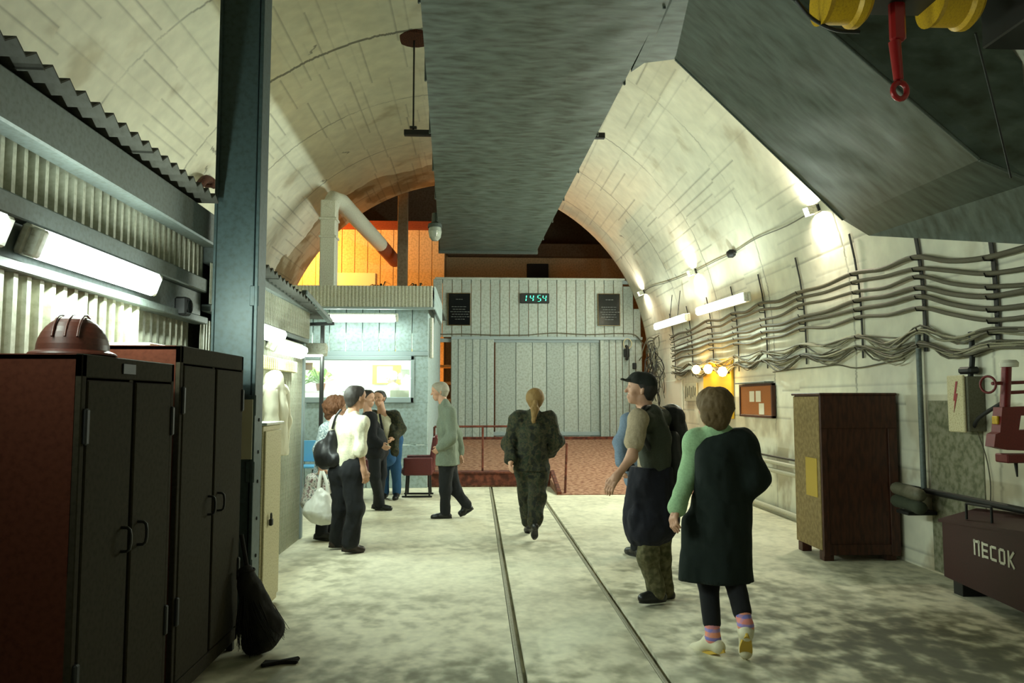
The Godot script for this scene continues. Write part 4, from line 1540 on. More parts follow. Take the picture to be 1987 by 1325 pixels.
# ---------------------------------------------------------------- things on the left
func locker(label: String, z0: float, z1: float, h: float, tags: bool) -> void:
	var x1 := -1.5
	var x0 := -1.96
	var t := thing("locker", label, "locker", Vector3((x0 + x1) / 2.0, 0, -(z0 + z1) / 2.0), 0, "lockers")
	var w := z1 - z0
	var hx := (x1 - x0) / 2.0
	var st := mb()
	for s in [-1, 1]:
		span(st, Vector3(-hx, 0.06, s * (w / 2.0)), Vector3(hx - 0.02, h, s * (w / 2.0 - 0.02)), 0.004)
	span(st, Vector3(-hx, 0.06, -w / 2), Vector3(-hx + 0.02, h, w / 2), 0.0)
	span(st, Vector3(-hx, h - 0.025, -w / 2), Vector3(hx - 0.02, h, w / 2), 0.004)
	span(st, Vector3(-hx, 0.06, -w / 2), Vector3(hx - 0.02, 0.09, w / 2), 0.004)
	obj("carcass", st, M.locker_side, t)
	st = mb()
	span(st, Vector3(hx - 0.03, h - 0.09, -w / 2), Vector3(hx, h, w / 2), 0.004)
	span(st, Vector3(hx - 0.03, 0.06, -w / 2), Vector3(hx, 0.14, w / 2), 0.004)
	for s in [-1, 1]:
		span(st, Vector3(hx - 0.03, 0.06, s * w / 2), Vector3(hx, h, s * (w / 2 - 0.035)), 0.004)
	span(st, Vector3(hx - 0.03, 0.06, -0.02), Vector3(hx - 0.012, h - 0.05, 0.02), 0.002)
	obj("front_frame", st, M.locker, t)
	for s in [-1, 1]:
		st = mb()
		span(st, Vector3(hx - 0.014, 0.15, s * 0.016), Vector3(hx + 0.004, h - 0.1, s * (w / 2 - 0.04)), 0.006)
		var d := obj("door", st, M.locker, t)
		for y in [h - 0.28, 0.5]:
			st = mb()
			span(st, Vector3(hx - 0.01, y - 0.07, s * (w / 2 - 0.045)), Vector3(hx + 0.016, y + 0.07, s * (w / 2 - 0.015)), 0.006)
			obj("hinge", st, M.black, d)
		st = mb()
		tube(st, smooth([Vector3(hx + 0.004, 1.02, s * 0.08), Vector3(hx + 0.04, 1.01, s * 0.08), Vector3(hx + 0.04, 0.93, s * 0.08), Vector3(hx + 0.004, 0.92, s * 0.08)], 3), 0.007, 6)
		obj("handle", st, M.dark_metal, d)
	for s in [-1, 1]:
		for u in [-1, 1]:
			st = mb()
			span(st, Vector3(u * (hx - 0.01), 0, s * (w / 2 - 0.01)), Vector3(u * (hx - 0.05), 0.06, s * (w / 2 - 0.05)), 0.003)
			obj("foot", st, M.dark_metal, t)
	if tags:
		st = mb()
		box(st, Vector3(hx + 0.004, h - 0.045, 0.06), Vector3(0.006, 0.045, 0.12), 0.002)
		obj("number_plate", st, M.black, t)

func build_left_things() -> void:
	rng.seed = 45
	var st: SurfaceTool
	locker("dark two-door metal locker with a red helmet on top", 3.02, 3.92, 1.735, true)
	locker("taller dark two-door metal locker against the steel column", 4.0, 5.06, 1.835, false)
	# helmet
	var he := thing("hard_hat", "worn brown-red hard hat lying on top of the nearer locker", "helmet", Vector3(-1.665, 1.737, -3.27), 0.25)
	var prof := []
	for i in 10:
		var a := PI / 2 * i / 9.0
		prof.append(Vector2(0.135 * cos(a), 0.02 + 0.15 * sin(a)))
	st = mb()
	lathe(st, prof, Vector3.ZERO, 28, Basis(Vector3(1.0, 0, 0), Vector3(0, 1, 0), Vector3(0, 0, 1.15)))
	obj("shell", st, M.helmet, he)
	st = mb()
	lathe(st, [Vector2(0.13, 0.025), Vector2(0.16, 0.012), Vector2(0.165, 0.004), Vector2(0.15, 0.0), Vector2(0.12, 0.004)], Vector3.ZERO, 28, Basis(Vector3(1.0, 0, 0), Vector3(0, 1, 0), Vector3(0, 0, 1.15)))
	obj("brim", st, M.helmet, he)
	st = mb()
	for x in [-0.045, 0.0, 0.045]:
		var pts := []
		for i in 9:
			var a := lerpf(0.35, PI - 0.35, i / 8.0)
			pts.append(Vector3(x, 0.02 + 0.152 * sin(a), 0.155 * cos(a)))
		tube(st, pts, 0.005, 6)
	obj("crest", st, M.helmet, he)
	# papers on the second locker
	st = mb()
	span(st, Vector3(-1.95, 1.835, -4.15), Vector3(-1.72, 1.86, -4.75), 0.004)
	tag(obj("paper_stack", st, M.paper), "stack of white papers on top of the taller locker", "paper")
	# steel column
	var co := thing("steel_column", "tall blue-grey riveted steel column rising to the vault", "column", Vector3(-1.655, 0, -5.44))
	st = mb()
	span(st, Vector3(-0.15, 0, 0.06), Vector3(0.12, 6.6, 0.085), 0.004)
	obj("front_plate", st, M.steel_paint, co)
	st = mb()
	span(st, Vector3(-0.155, 0, -0.09), Vector3(-0.135, 6.6, 0.1), 0.004)
	obj("flange", st, M.steel_paint, co)
	st = mb()
	span(st, Vector3(0.13, 0, -0.09), Vector3(0.155, 6.6, 0.1), 0.004)
	obj("flange", st, M.steel_paint, co)
	st = mb()
	span(st, Vector3(-0.13, 0, -0.07), Vector3(0.12, 6.6, -0.05), 0.004)
	obj("back_plate", st, M.steel_paint, co)
	for y in [0.35, 1.0, 1.45, 2.2]:
		st = mb()
		span(st, Vector3(0.1, y, 0.084), Vector3(0.16, y + 0.14, 0.096), 0.004)
		obj("splice_plate", st, M.steel_paint, co)
	st = mb()
	for y in [0.5, 0.75, 1.0, 1.2, 1.42]:
		lathe(st, [Vector2(0.014, 0), Vector2(0.01, 0.008), Vector2(0, 0.01)], Vector3(0.155, y, 0.0), 8, Basis(Vector3(0, 1, 0), Vector3(1, 0, 0), Vector3(0, 0, -1)))
	obj("rivets", st, M.dark_metal, co).set_meta("kind", "stuff")
	var nt := obj("notice", boxm(Vector3(0.085, 0.4, 0.006), 0.001), M.paper_old, self, Vector3(-1.545, 1.36, -5.3))
	tag(nt, "narrow yellowed notice hanging on the steel column beside the taller locker", "notice")
	# cream cabinet behind the column
	var cc := thing("metal_cabinet", "waist-high cream metal cabinet with a padlock behind the column", "cabinet", Vector3(-1.74, 0, -5.95))
	st = mb()
	span(st, Vector3(-0.22, 0.03, -0.24), Vector3(0.2, 1.37, 0.24), 0.006)
	obj("body", st, M.cream, cc)
	st = mb()
	span(st, Vector3(0.2, 0.08, -0.23), Vector3(0.215, 1.33, 0.22), 0.005)
	var dr := obj("door", st, M.cream, cc)
	var lo := mb()
	box(lo, Vector3(0.235, 0.66, 0.1), Vector3(0.025, 0.05, 0.04), 0.006)
	tube(lo, smooth([Vector3(0.235, 0.68, 0.085), Vector3(0.235, 0.72, 0.09), Vector3(0.235, 0.72, 0.11), Vector3(0.235, 0.68, 0.115)], 3), 0.005, 6)
	obj("padlock", lo, M.dark_metal, dr)
	st = mb()
	span(st, Vector3(-0.24, 1.37, -0.26), Vector3(0.23, 1.39, 0.26), 0.004)
	obj("top", st, M.white_metal, cc)
	# broom
	var br := thing("broom", "dark bristle broom leaning head down against the cream cabinet", "broom", Vector3(-1.3, 0, -4.95))
	var A := grid()
	sdf_into(A, [[Vector3(-0.12, 0.5, 0), Vector3(-0.02, 0.12, 0), 0.045, 0.11], [Vector3(-0.1, 0.42, 0), Vector3(0.06, 0.16, 0.0), 0.05, 0.07], [Vector3(-0.02, 0.14, 0), Vector3(-0.06, 0.06, 0), 0.1, 0.06]], 0.012, 0.05, [[Vector3.DOWN, -0.005]], 0.02, 9, 6.0)
	obj("head_core", grid_mesh(A), M.bristle, br)
	st = mb()
	for i in 220:
		var u := rng.randf()
		var an := rng.randf() * TAU
		var top := Vector3(-0.115 + 0.03 * cos(an), rng.randf_range(0.36, 0.46), 0.04 * sin(an))
		var low := Vector3(lerpf(-0.12, 0.11, u) + rng.randf_range(-0.02, 0.02), rng.randf_range(0.005, 0.06) + 0.12 * absf(u - 0.35), 0.12 * sin(an))
		var mid := top.lerp(low, 0.55) + Vector3(cos(an), 0, sin(an)) * 0.03
		tube(st, [top, mid, low], 0.004, 3, 0.0015)
	obj("bristles", st, M.bristle, br).set_meta("kind", "stuff")
	st = mb()
	tube(st, [Vector3(-0.1, 0.45, 0), Vector3(-0.16, 0.72, -0.02)], 0.014, 8)
	obj("stick", st, M.bristle, br)
	st = mb()
	for i in 3:
		lathe(st, [Vector2(0.05, 0), Vector2(0.056, 0.008), Vector2(0.05, 0.016)], Vector3(-0.118, 0.42 + i * 0.04, 0), 12)
	obj("binding", st, M.bristle, br)
	st = mb()
	var q := at_floor(545, 1288)
	for k in 3:
		bar(st, q + Vector3(-0.1, 0.012, 0.03 * k), q + Vector3(0.1, 0.012 + 0.004 * k, -0.02 * k), 0.03, 0.02, 0.006)
	tag(obj("floor_scrap", st, M.bristle), "flat dark scrap lying on the floor before the broom", "scrap")
	# rusty pipe stub on the vault
	var hb := vault_hit(ray(385, 345))
	var rb := thing("pipe_stub", "rusty bent pipe stub sticking from the vault behind the column", "pipe", hb)
	st = mb()
	tube(st, smooth([Vector3(0.1, -0.25, 0.3), Vector3(0.14, -0.1, 0.2), Vector3(0.14, -0.02, 0.0), Vector3(0.12, -0.02, -0.3)], 5), 0.06, 10)
	obj("pipe", st, M.rust, rb)
	st = mb()
	box(st, Vector3(0.12, -0.04, -0.1), Vector3(0.16, 0.14, 0.1), 0.02)
	obj("clamp", st, M.rust, rb)

# ---------------------------------------------------------------- things on the right
func letter(st: SurfaceTool, segs: Array, at: Vector3, w: float, h: float, t: float, bs: Basis) -> void:
	for s in segs:
		var a := at + bs * Vector3(s[0] * w, s[1] * h, 0)
		var b := at + bs * Vector3(s[2] * w, s[3] * h, 0)
		var d := (b - a).normalized() * t * 0.45
		var y := (b - a).normalized()
		var n := bs.z
		var c := (a + b) / 2.0
		box(st, c, Vector3(t, a.distance_to(b) + d.length() * 1.6, 0.003), 0.0, Basis(y.cross(n), y, n))

func build_right_things() -> void:
	rng.seed = 55
	var st: SurfaceTool
	# hoist under a beam
	var ho := thing("chain_hoist", "yellow twin-drum hoist with a red hook under the vault", "hoist", Vector3(2.5, 3.9, -4.3))
	for k in [-1, 1]:
		st = mb()
		var bs := Basis(Vector3(0, 1, 0), Vector3(-1, 0, 0), Vector3(0, 0, 1))
		lathe(st, [Vector2(0, -0.13), Vector2(0.14, -0.13), Vector2(0.17, -0.1), Vector2(0.17, -0.06), Vector2(0.15, -0.04), Vector2(0.15, 0.1), Vector2(0.16, 0.13), Vector2(0, 0.13)], Vector3(k * 0.33 - 0.02, 0.02, 0), 28, bs)
		obj("drum", st, M.yellow_paint, ho)
	st = mb()
	box(st, Vector3(0, 0.1, -0.02), Vector3(0.42, 0.22, 0.26), 0.02)
	obj("frame", st, M.dark_metal, ho)
	st = mb()
	span(st, Vector3(-0.07, -0.24, -0.03), Vector3(0.02, 0.04, 0.03), 0.02)
	var sk := obj("hook_block", st, M.hook_red, ho)
	st = mb()
	tube(st, [Vector3(-0.045, -0.24, 0), Vector3(-0.03, -0.47, 0)], 0.035, 10, 0.028)
	obj("shank", st, M.hook_red, sk)
	st = mb()
	var hp := []
	for i in 15:
		var a := lerpf(PI / 2, PI / 2 + TAU * 0.98, i / 14.0)
		hp.append(Vector3(-0.025 + 0.042 * cos(a), -0.535 + 0.05 * sin(a), 0))
	tube(st, hp, 0.017, 8)
	obj("hook", st, M.hook_red, sk)
	st = mb()
	span(st, Vector3(-1.0, 0.34, -0.07), Vector3(0.6, 0.36, 0.07), 0.004)
	span(st, Vector3(-1.0, 0.36, -0.006), Vector3(0.6, 0.54, 0.006), 0.002)
	var mr := obj("crane_beam", st, M.dark_metal, self, Vector3(2.5, 3.9, -4.3))
	tag(mr, "dark steel runway beam carrying the yellow hoist", "beam")
	st = mb()
	span(st, Vector3(3.12, 3.72, -4.5), Vector3(3.4, 4.3, -4.1), 0.01)  # block added so that the top right corner reads dark
	tag(obj("added_dark_block", st, M.dark_metal), "dark block added right of the hoist to darken the corner", "crane")
	st = mb()
	for k in [-0.33, 0.33]:
		bar(st, Vector3(k, 0.14, 0), Vector3(k, 0.35, 0), 0.04, 0.04)
	obj("trolley_strap", st, M.dark_metal, ho)
	# two ropes
	st = mb()
	var pts := []
	for q in [[1545, 0], [1575, 35], [1620, 58], [1668, 62]]:
		pts.append(at_z(q[0], q[1], 4.32))
	tube(st, smooth(pts, 5), 0.011, 6)
	tag(obj("hoist_cable", st, M.black), "black cable looping from the hoist's left drum", "cable")
	st = mb()
	tube(st, smooth([at_z(1893, 64, 4.34), at_z(1925, 190, 4.6), at_z(1962, 345, 4.95)], 6), 0.007, 6)
	tag(obj("hoist_rope", st, M.black), "thin taut rope falling from the hoist's right drum", "rope")
	st = mb()
	lathe(st, [Vector2(0, 0), Vector2(0.05, 0.02), Vector2(0.05, 0.1), Vector2(0, 0.12)], at_z(1449, -6, 4.9), 10)
	tag(obj("duct_bolt", st, M.black), "black bolt head under the duct", "bolt")
	# wooden cabinet
	var wc := thing("wooden_cabinet", "large dark brown wooden cabinet standing against the right wall", "cabinet", Vector3(3.73, 0, -7.77))
	st = mb()
	span(st, Vector3(-0.36, 0.09, -0.32), Vector3(0.38, 1.6, 0.3), 0.008)
	obj("body", st, M.wood, wc)
	st = mb()
	span(st, Vector3(-0.38, 1.6, -0.34), Vector3(0.4, 1.625, 0.34), 0.006)
	obj("top", st, M.wood, wc)
	st = mb()
	span(st, Vector3(-0.37, 0.09, 0.3), Vector3(0.39, 1.6, 0.318), 0.004)
	var bp := obj("back_panel", st, M.wood, wc)
	for q in [[-0.37, 1.28, 0.39, 1.6], [-0.37, 0.05, -0.31, 1.28], [0.3, 0.05, 0.39, 1.28], [-0.31, 0.06, 0.3, 0.16]]:
		st = mb()
		span(st, Vector3(q[0], q[1], 0.318), Vector3(q[2], q[3], 0.333), 0.004)
		obj("batten", st, M.wood, bp)
	st = mb()
	span(st, Vector3(-0.376, 0.1, -0.3), Vector3(-0.36, 1.59, 0.3), 0.004)
	var sp := obj("side_panel", st, M.ply, wc)
	tag(sp, "olive plywood side panel", "")
	st = mb()
	span(st, Vector3(-0.381, 0.6, -0.02), Vector3(-0.375, 0.98, 0.24), 0.001)
	obj("sticker", st, M.yellow_paper, sp)
	for s in [-1, 1]:
		for u in [-1, 1]:
			st = mb()
			span(st, Vector3(u * 0.36, 0, s * 0.3), Vector3(u * 0.26, 0.09, s * 0.2), 0.004)
			obj("foot", st, M.wood, wc)
	# rolled sacks behind the cabinet on a dark bracket
	var rs := thing("rolled_sacks", "grey rolled sacks on the pipe beside the wooden cabinet", "sacks", Vector3(4.0, 0.0, -6.95))
	for k in 2:
		var A := grid()
		sdf_into(A, [[Vector3(-0.06, 0.62 + 0.11 * k, -0.2), Vector3(-0.05, 0.6 + 0.11 * k, 0.15), 0.055, 0.06]], 0.016, 0.03, [], 0.014, 20 + k, 4.0)
		obj("roll", grid_mesh(A), M.olive_grey if k else M.olive_cloth, rs)
	st = mb()
	span(st, Vector3(-0.12, 0.52, -0.12), Vector3(0.16, 0.55, 0.08), 0.004)
	obj("bracket", st, M.dark_metal, rs)
	# sand box with its word
	var sb := thing("sand_box", "dark red metal sand box lettered in white stencil", "box", Vector3(3.96, 0, -5.6))
	var f0 := Vector3(-0.13, 0, -0.66)
	st = mb()
	var za := -0.68
	var zb := 0.75
	var c8 := [Vector3(-0.13, 0.12, za), Vector3(0.18, 0.12, za), Vector3(0.18, 0.08, zb), Vector3(-0.2, 0.08, zb), Vector3(-0.13, 0.575, za), Vector3(0.18, 0.66, za), Vector3(0.18, 0.76, zb), Vector3(-0.2, 0.68, zb)]
	var mid := Vector3(0, 0.35, 0)
	for f in [[0, 1, 2, 3], [4, 5, 6, 7], [0, 1, 5, 4], [2, 3, 7, 6], [0, 3, 7, 4], [1, 2, 6, 5]]:
		quad(st, c8[f[0]], c8[f[1]], c8[f[2]], c8[f[3]], (c8[f[0]] + c8[f[2]]) / 2.0 - mid)
	obj("body", st, M.red_dark, sb)
	st = mb()
	quad(st, c8[4] + Vector3(-0.02, 0.004, -0.02), c8[5] + Vector3(0, 0.004, -0.02), c8[6] + Vector3(0, 0.004, 0.02), c8[7] + Vector3(-0.02, 0.004, 0.02), Vector3.UP)
	for e in [[4, 7], [4, 5]]:
		var pa: Vector3 = c8[e[0]] + Vector3(-0.02, 0.0, -0.02)
		var pb: Vector3 = c8[e[1]] + (Vector3(-0.02, 0, 0.02) if e[1] == 7 else Vector3(0, 0, -0.02))
		quad(st, pa + Vector3(0, 0.004, 0), pb + Vector3(0, 0.004, 0), pb + Vector3(0, -0.02, 0), pa + Vector3(0, -0.02, 0), Vector3(-1, 0, -1))
	obj("lid", st, M.red_dark, sb)
	for z in [-0.55, 0.6]:
		st = mb()
		span(st, Vector3(-0.1, 0, z - 0.06), Vector3(0.14, 0.12, z + 0.06), 0.004)
		obj("foot", st, M.dark_metal, sb)
	st = mb()
	var h0 := Vector3(-0.1, 0.62, -0.4)
	tube(st, [h0, h0 + Vector3(0, 0.12, 0), h0 + Vector3(0, 0.125, 0.01), h0 + Vector3(0, 0.135, 0.29), h0 + Vector3(0, 0.13, 0.3), h0 + Vector3(0, 0.01, 0.3)], 0.01, 8)
	obj("handle", st, M.dark_metal, sb)
	# letters lie on the front face, stencil strokes
	var P := [[0.1, 0, 0.1, 1], [0, 0.93, 1, 0.93], [0.9, 0, 0.9, 1]]
	var E := [[0.1, 0, 0.1, 1], [0.3, 0.93, 1, 0.93], [0.3, 0.5, 0.9, 0.5], [0.3, 0.07, 1, 0.07]]
	var S := [[0.1, 0.12, 0.1, 0.88], [0.25, 0.93, 0.95, 0.93], [0.25, 0.07, 0.95, 0.07]]
	var O := [[0.1, 0.12, 0.1, 0.88], [0.9, 0.12, 0.9, 0.88], [0.25, 0.95, 0.75, 0.95], [0.25, 0.05, 0.75, 0.05]]
	var K := [[0.1, 0, 0.1, 1], [0.3, 0.52, 0.9, 1], [0.3, 0.48, 0.9, 0]]
	var bx := Vector3(c8[3] - c8[0])
	bx.y = 0
	bx = bx.normalized()
	var bs := Basis(bx, Vector3.UP, bx.cross(Vector3.UP))
	st = mb()
	var x := 0.44
	for L in [P, E, S, O, K]:
		letter(st, L, Vector3(-0.13, 0.385 - (x - 0.44) * 0.02, za) + bx * x + bs.z * 0.003, 0.07, 0.105, 0.019, bs)
		x += 0.102
	obj("stencil_word", st, M.paper, sb)
	# electric box
	var eb := thing("electric_box", "cream electric box with a red lightning bolt on the right wall", "box", Vector3(4.16, 1.3, -6.27))
	st = mb()
	span(st, Vector3(-0.15, 0, -0.09), Vector3(0, 0.45, 0.12), 0.006)
	obj("body", st, M.olive_grey, eb)
	st = mb()
	span(st, Vector3(-0.175, -0.01, -0.12), Vector3(-0.15, 0.46, 0.1), 0.008)
	var ed := obj("cover", st, M.cream, eb)
	st = mb()
	var zig := PackedVector2Array([Vector2(0.01, 0.16), Vector2(0.035, 0.16), Vector2(0.005, 0.06), Vector2(0.03, 0.06), Vector2(-0.03, -0.1), Vector2(-0.01, 0.0), Vector2(-0.03, 0.0)])
	prism(st, zig, 0.003, Vector3(-0.176, 0.25, 0), Basis(Vector3(0, 0, 1), Vector3(0, 1, 0), Vector3(-1, 0, 0)))
	obj("bolt_sign", st, M.hook_red, ed)
	st = mb()
	tube(st, smooth([Vector3(-0.08, 0.45, 0.06), Vector3(-0.06, 0.58, 0.06), Vector3(-0.05, 0.75, 0.05), Vector3(-0.05, 0.82, 0.04)], 4), 0.022, 8)
	obj("conduit", st, M.dark_metal, eb)
	st = mb()
	box(st, Vector3(-0.08, 0.5, 0.04), Vector3(0.1, 0.06, 0.16), 0.02)
	obj("gland", st, M.dark_metal, eb)
	st = mb()
	tube(st, smooth([Vector3(-0.1, 0.03, 0.1), Vector3(-0.12, 0.12, 0.22), Vector3(-0.12, 0.24, 0.5)], 5), 0.016, 8)
	obj("hose", st, M.black, eb)
	st = mb()
	tube(st, smooth([Vector3(-0.07, 0, 0.1), Vector3(-0.02, -0.2, 0.12), Vector3(-0.02, -0.4, 0.16), Vector3(-0.02, -0.56, 0.15)], 4), 0.005, 5)
	obj("loose_wire", st, M.cable, eb)
	# red valve stand at the edge of the picture
	var vs := thing("valve_stand", "dark red valve stand with a hand wheel on the right wall", "valve", Vector3(3.86, 0.9, -5.5))
	var rel := func(a: float, b: float, d := 0.0) -> Vector3: return at_z(a, b, 5.5 - d) - Vector3(3.86, 0.9, -5.5)
	st = mb()
	tube(st, [rel.call(1953, 712), rel.call(1950, 790)], 0.034, 12)
	obj("stem", st, M.red_paint, vs)
	st = mb()
	lathe(st, [Vector2(0, 0), Vector2(0.06, 0), Vector2(0.065, 0.03), Vector2(0.05, 0.05), Vector2(0, 0.055)], rel.call(1958, 712), 16)
	obj("white_cap", st, M.paper, vs)
	for y in [744, 762]:
		st = mb()
		tube(st, [rel.call(1925 if y == 744 else 1955, y), rel.call(2030, y - 4)], 0.013, 8)
		obj("rod", st, M.red_paint, vs)
	st = mb()
	var ring := []
	for i in 21:
		ring.append(rel.call(1917, 746) + Vector3(0.028 * cos(TAU * i / 20.0), 0.06 * sin(TAU * i / 20.0), 0.045 * cos(TAU * i / 20.0)))
	tube(st, ring, 0.009, 8)
	obj("hand_wheel", st, M.red_paint, vs)
	var poly := PackedVector2Array()
	for q in [[1936, 790], [2040, 786], [2040, 806], [1972, 806], [1968, 834], [2040, 832], [2040, 876], [1945, 872], [1920, 866], [1923, 842], [1932, 838]]:
		var v: Vector3 = rel.call(q[0], q[1])
		poly.append(Vector2(v.x, v.y))
	st = mb()
	prism(st, poly, 0.1, Vector3(0, 0, -0.05))
	obj("casting", st, M.red_paint, vs)
	st = mb()
	span(st, rel.call(1942, 880) + Vector3(0, 0, -0.07), rel.call(2040, 897) + Vector3(0, 0, 0.07), 0.008)
	obj("base_plate", st, M.red_paint, vs)
	st = mb()
	tube(st, [rel.call(1971, 897), rel.call(1974, 925)], 0.014, 8, 0.006)
	obj("pin", st, M.dark_metal, vs)
	st = mb()
	box(st, rel.call(1932, 815), Vector3(0.02, 0.06, 0.06), 0.004)
	obj("yellow_tag", st, M.yellow_paint, vs)
	st = mb()
	span(st, rel.call(2000, 860) + Vector3(0, 0, -0.06), Vector3(0.31, 0.16, 0.0), 0.006)
	obj("wall_arm", st, M.red_paint, vs)
	var wp := obj("wall_paper", boxm(Vector3(0.006, 0.26, 0.3), 0.001), M.paper, self, Vector3(4.15, 2.02, -5.55))
	tag(wp, "white paper notice pinned above the red valve stand", "paper")
	# pipes along the wall foot
	st = mb()
	tube(st, [Vector3(4.1, 0.73, -2.5), Vector3(4.1, 0.73, -7.42)], 0.026, 10)
	tag(obj("wall_pipe", st, M.dark_metal), "dark horizontal pipe on the wall behind the sand box", "pipe")
	var i := 0
	for q in [[0.7, 0.03, M.pipe_light, "upper pale pipe on the wall left of the wooden cabinet"], [0.59, 0.032, M.pipe_light, "lower pale pipe on the wall left of the wooden cabinet"], [0.78, 0.014, M.dark_metal, "thin black pipe above the two pale wall pipes"], [0.07, 0.035, M.pipe_light, "pale pipe lying along the foot of the right wall"]]:
		st = mb()
		tube(st, [Vector3(4.09, q[0], -8.15), Vector3(4.09, q[0], -16.8)], q[1], 10)
		tag(obj("wall_pipe", st, q[2]), q[3], "pipe")
		i += 1
	st = mb()
	tube(st, [Vector3(4.1, 0.74, -6.98), Vector3(4.1, 2.16, -6.98)], 0.025, 10)
	tag(obj("wall_conduit", st, M.beam_grey), "grey vertical conduit on the wall right of the wooden cabinet", "conduit")
	# darker render patch on the wall
	st = mb()
	span(st, Vector3(4.15, 0.02, -6.95), Vector3(4.168, 1.55, -6.2), 0.004)
	struct("trim_3", "dirty olive render patch on the right wall", st, M.patch)
	# notice board
	var nb := thing("notice_board", "orange-brown framed notice board with two white sheets on the wall", "board", Vector3(4.13, 1.545, -11.24))
	st = mb()
	span(st, Vector3(-0.02, -0.235, -0.66), Vector3(0.02, 0.235, 0.66), 0.006)
	obj("panel", st, M.board, nb)
	st = mb()
	for s in [-1, 1]:
		span(st, Vector3(-0.035, s * 0.21, -0.67), Vector3(0.02, s * 0.245, 0.67), 0.004)
		span(st, Vector3(-0.035, -0.245, s * 0.63), Vector3(0.02, 0.245, s * 0.67), 0.004)
	obj("frame", st, M.wood, nb)
	for z in [[0.12, 0.06], [-0.14, 0.06], [0.24, -0.12]]:
		obj("sheet", boxm(Vector3(0.003, 0.16, 0.2), 0.0), M.paper, nb, Vector3(-0.023, z[1], z[0]))
	st = mb()
	span(st, Vector3(-0.12, 0.25, -0.6), Vector3(0.02, 0.27, 0.62), 0.004)
	obj("lamp_shelf", st, M.beam_grey, nb)
	# yellow panel under three warm bulbs
	st = mb()
	span(st, Vector3(4.11, 1.25, -13.85), Vector3(4.15, 2.24, -12.3), 0.006)
	tag(obj("yellow_board", st, M.yellow_sheet), "tall yellow board on the wall under warm bulbs", "board")
	for q in [[1351, 717, "warm round bulb on the wall left of its twin by the yellow panel"], [1374, 716, "warm round bulb close beside the yellow panel's far edge"], [1402, 721, "warm round bulb in front of the yellow panel"]]:
		var p := at_x(q[0], q[1], 4.0)
		var t := thing("wall_bulb", q[2], "lamp", p)
		st = mb()
		lathe(st, [Vector2(0, -0.085), Vector2(0.05, -0.07), Vector2(0.085, 0), Vector2(0.05, 0.07), Vector2(0, 0.085)], Vector3.ZERO, 14)
		obj("bulb", st, M.bulb_warm, t)
		st = mb()
		tube(st, [Vector3(0.07, 0.0, 0), Vector3(0.14, 0, 0)], 0.035, 10)
		obj("socket", st, M.black, t)
		var l := OmniLight3D.new()
		l.name = numbered("wall_bulb_light")
		l.position = p
		l.light_color = Color(1.0, 0.8, 0.45)
		l.light_energy = 0.3
		l.light_size = 0.08
		l.omni_range = 30.0
		l.omni_attenuation = 2.0
		l.shadow_enabled = true
		add_child(l)
	var pc := thing("framed_picture", "small framed print on the wall left of the yellow panel", "picture", Vector3(4.13, 1.7, -14.75))
	obj("print", boxm(Vector3(0.02, 0.34, 0.84), 0.004), M.paper_old, pc)
	st = mb()
	for k in 6:
		bar(st, Vector3(-0.012, -0.12 + 0.03 * (k % 3), -0.35 + 0.13 * k), Vector3(-0.012, 0.12 - 0.03 * (k % 2), -0.3 + 0.13 * k), 0.004, 0.05)
	obj("print_figure", st, M.olive_grey, pc)
	st = mb()
	span(st, Vector3(4.13, 1.35, -17.2), Vector3(4.15, 1.95, -15.4), 0.004)
	tag(obj("white_board", st, M.paper), "plain white board on the wall beside the wire tangle", "board")

# ---------------------------------------------------------------- seats before the booth
func seat(label: String, at: Vector3, turn: float, m: Material, soft: bool) -> void:
	var t := thing("armchair" if soft else "plastic_chair", label, "chair", at, turn, "")
	var st := mb()
	if soft:
		box(st, Vector3(0, 0.42, 0.02), Vector3(0.56, 0.14, 0.5), 0.05)
		obj("seat", st, m, t)
		st = mb()
		box(st, Vector3(0, 0.7, -0.24), Vector3(0.56, 0.56, 0.1), 0.045, Basis(Vector3.RIGHT, -0.15))
		obj("backrest", st, m, t)
		for s in [-1, 1]:
			st = mb()
			box(st, Vector3(s * 0.3, 0.5, 0), Vector3(0.06, 0.28, 0.46), 0.025)
			obj("armrest", st, m, t)
	else:
		var nz := FastNoiseLite.new()
		box(st, Vector3(0, 0.44, 0.02), Vector3(0.44, 0.035, 0.42), 0.015)
		obj("seat", st, m, t)
		st = mb()
		box(st, Vector3(0, 0.68, -0.2), Vector3(0.42, 0.36, 0.03), 0.014, Basis(Vector3.RIGHT, -0.18))
		obj("backrest", st, m, t)
	for x in [-0.2, 0.2]:
		for z in [-0.18, 0.2]:
			st = mb()
			tube(st, [Vector3(x * 0.95, 0.4, z * 0.9), Vector3(x, 0, z)], 0.016, 8)
			obj("leg", st, M.dark_metal, t)
	for x in [-0.2, 0.2]:
		st = mb()
		tube(st, [Vector3(x, 0.015, -0.22), Vector3(x, 0.015, 0.26)], 0.015, 8)
		obj("skid", st, M.dark_metal, t)

func build_seats() -> void:
	seat("dark red padded armchair beside the booth, seen from its side", Vector3(-0.92, 0, -12.75), -PI / 2, M.oxblood, true)
	seat("sky-blue plastic chair behind the man in the camouflage jacket", Vector3(-1.5, 0, -13.2), 0.1, M.plastic_sky, false)
	seat("sky-blue plastic chair half hidden behind the woman with the bags", Vector3(-2.9, 0, -13.3), 0.0, M.plastic_sky, false)
	seat("deep blue padded seat beside the cabin corner", Vector3(-2.95, 0, -11.7), 0.0, M.plastic_blue, true)
	seat("dark red padded seat under the standing men", Vector3(-2.0, 0, -12.3), 0.0, M.oxblood, true)

# ---------------------------------------------------------------- smooth bodies: tapered capsules joined and meshed as surface nets
func grid() -> Dictionary:
	return {"v": PackedVector3Array(), "n": PackedVector3Array(), "i": PackedInt32Array()}

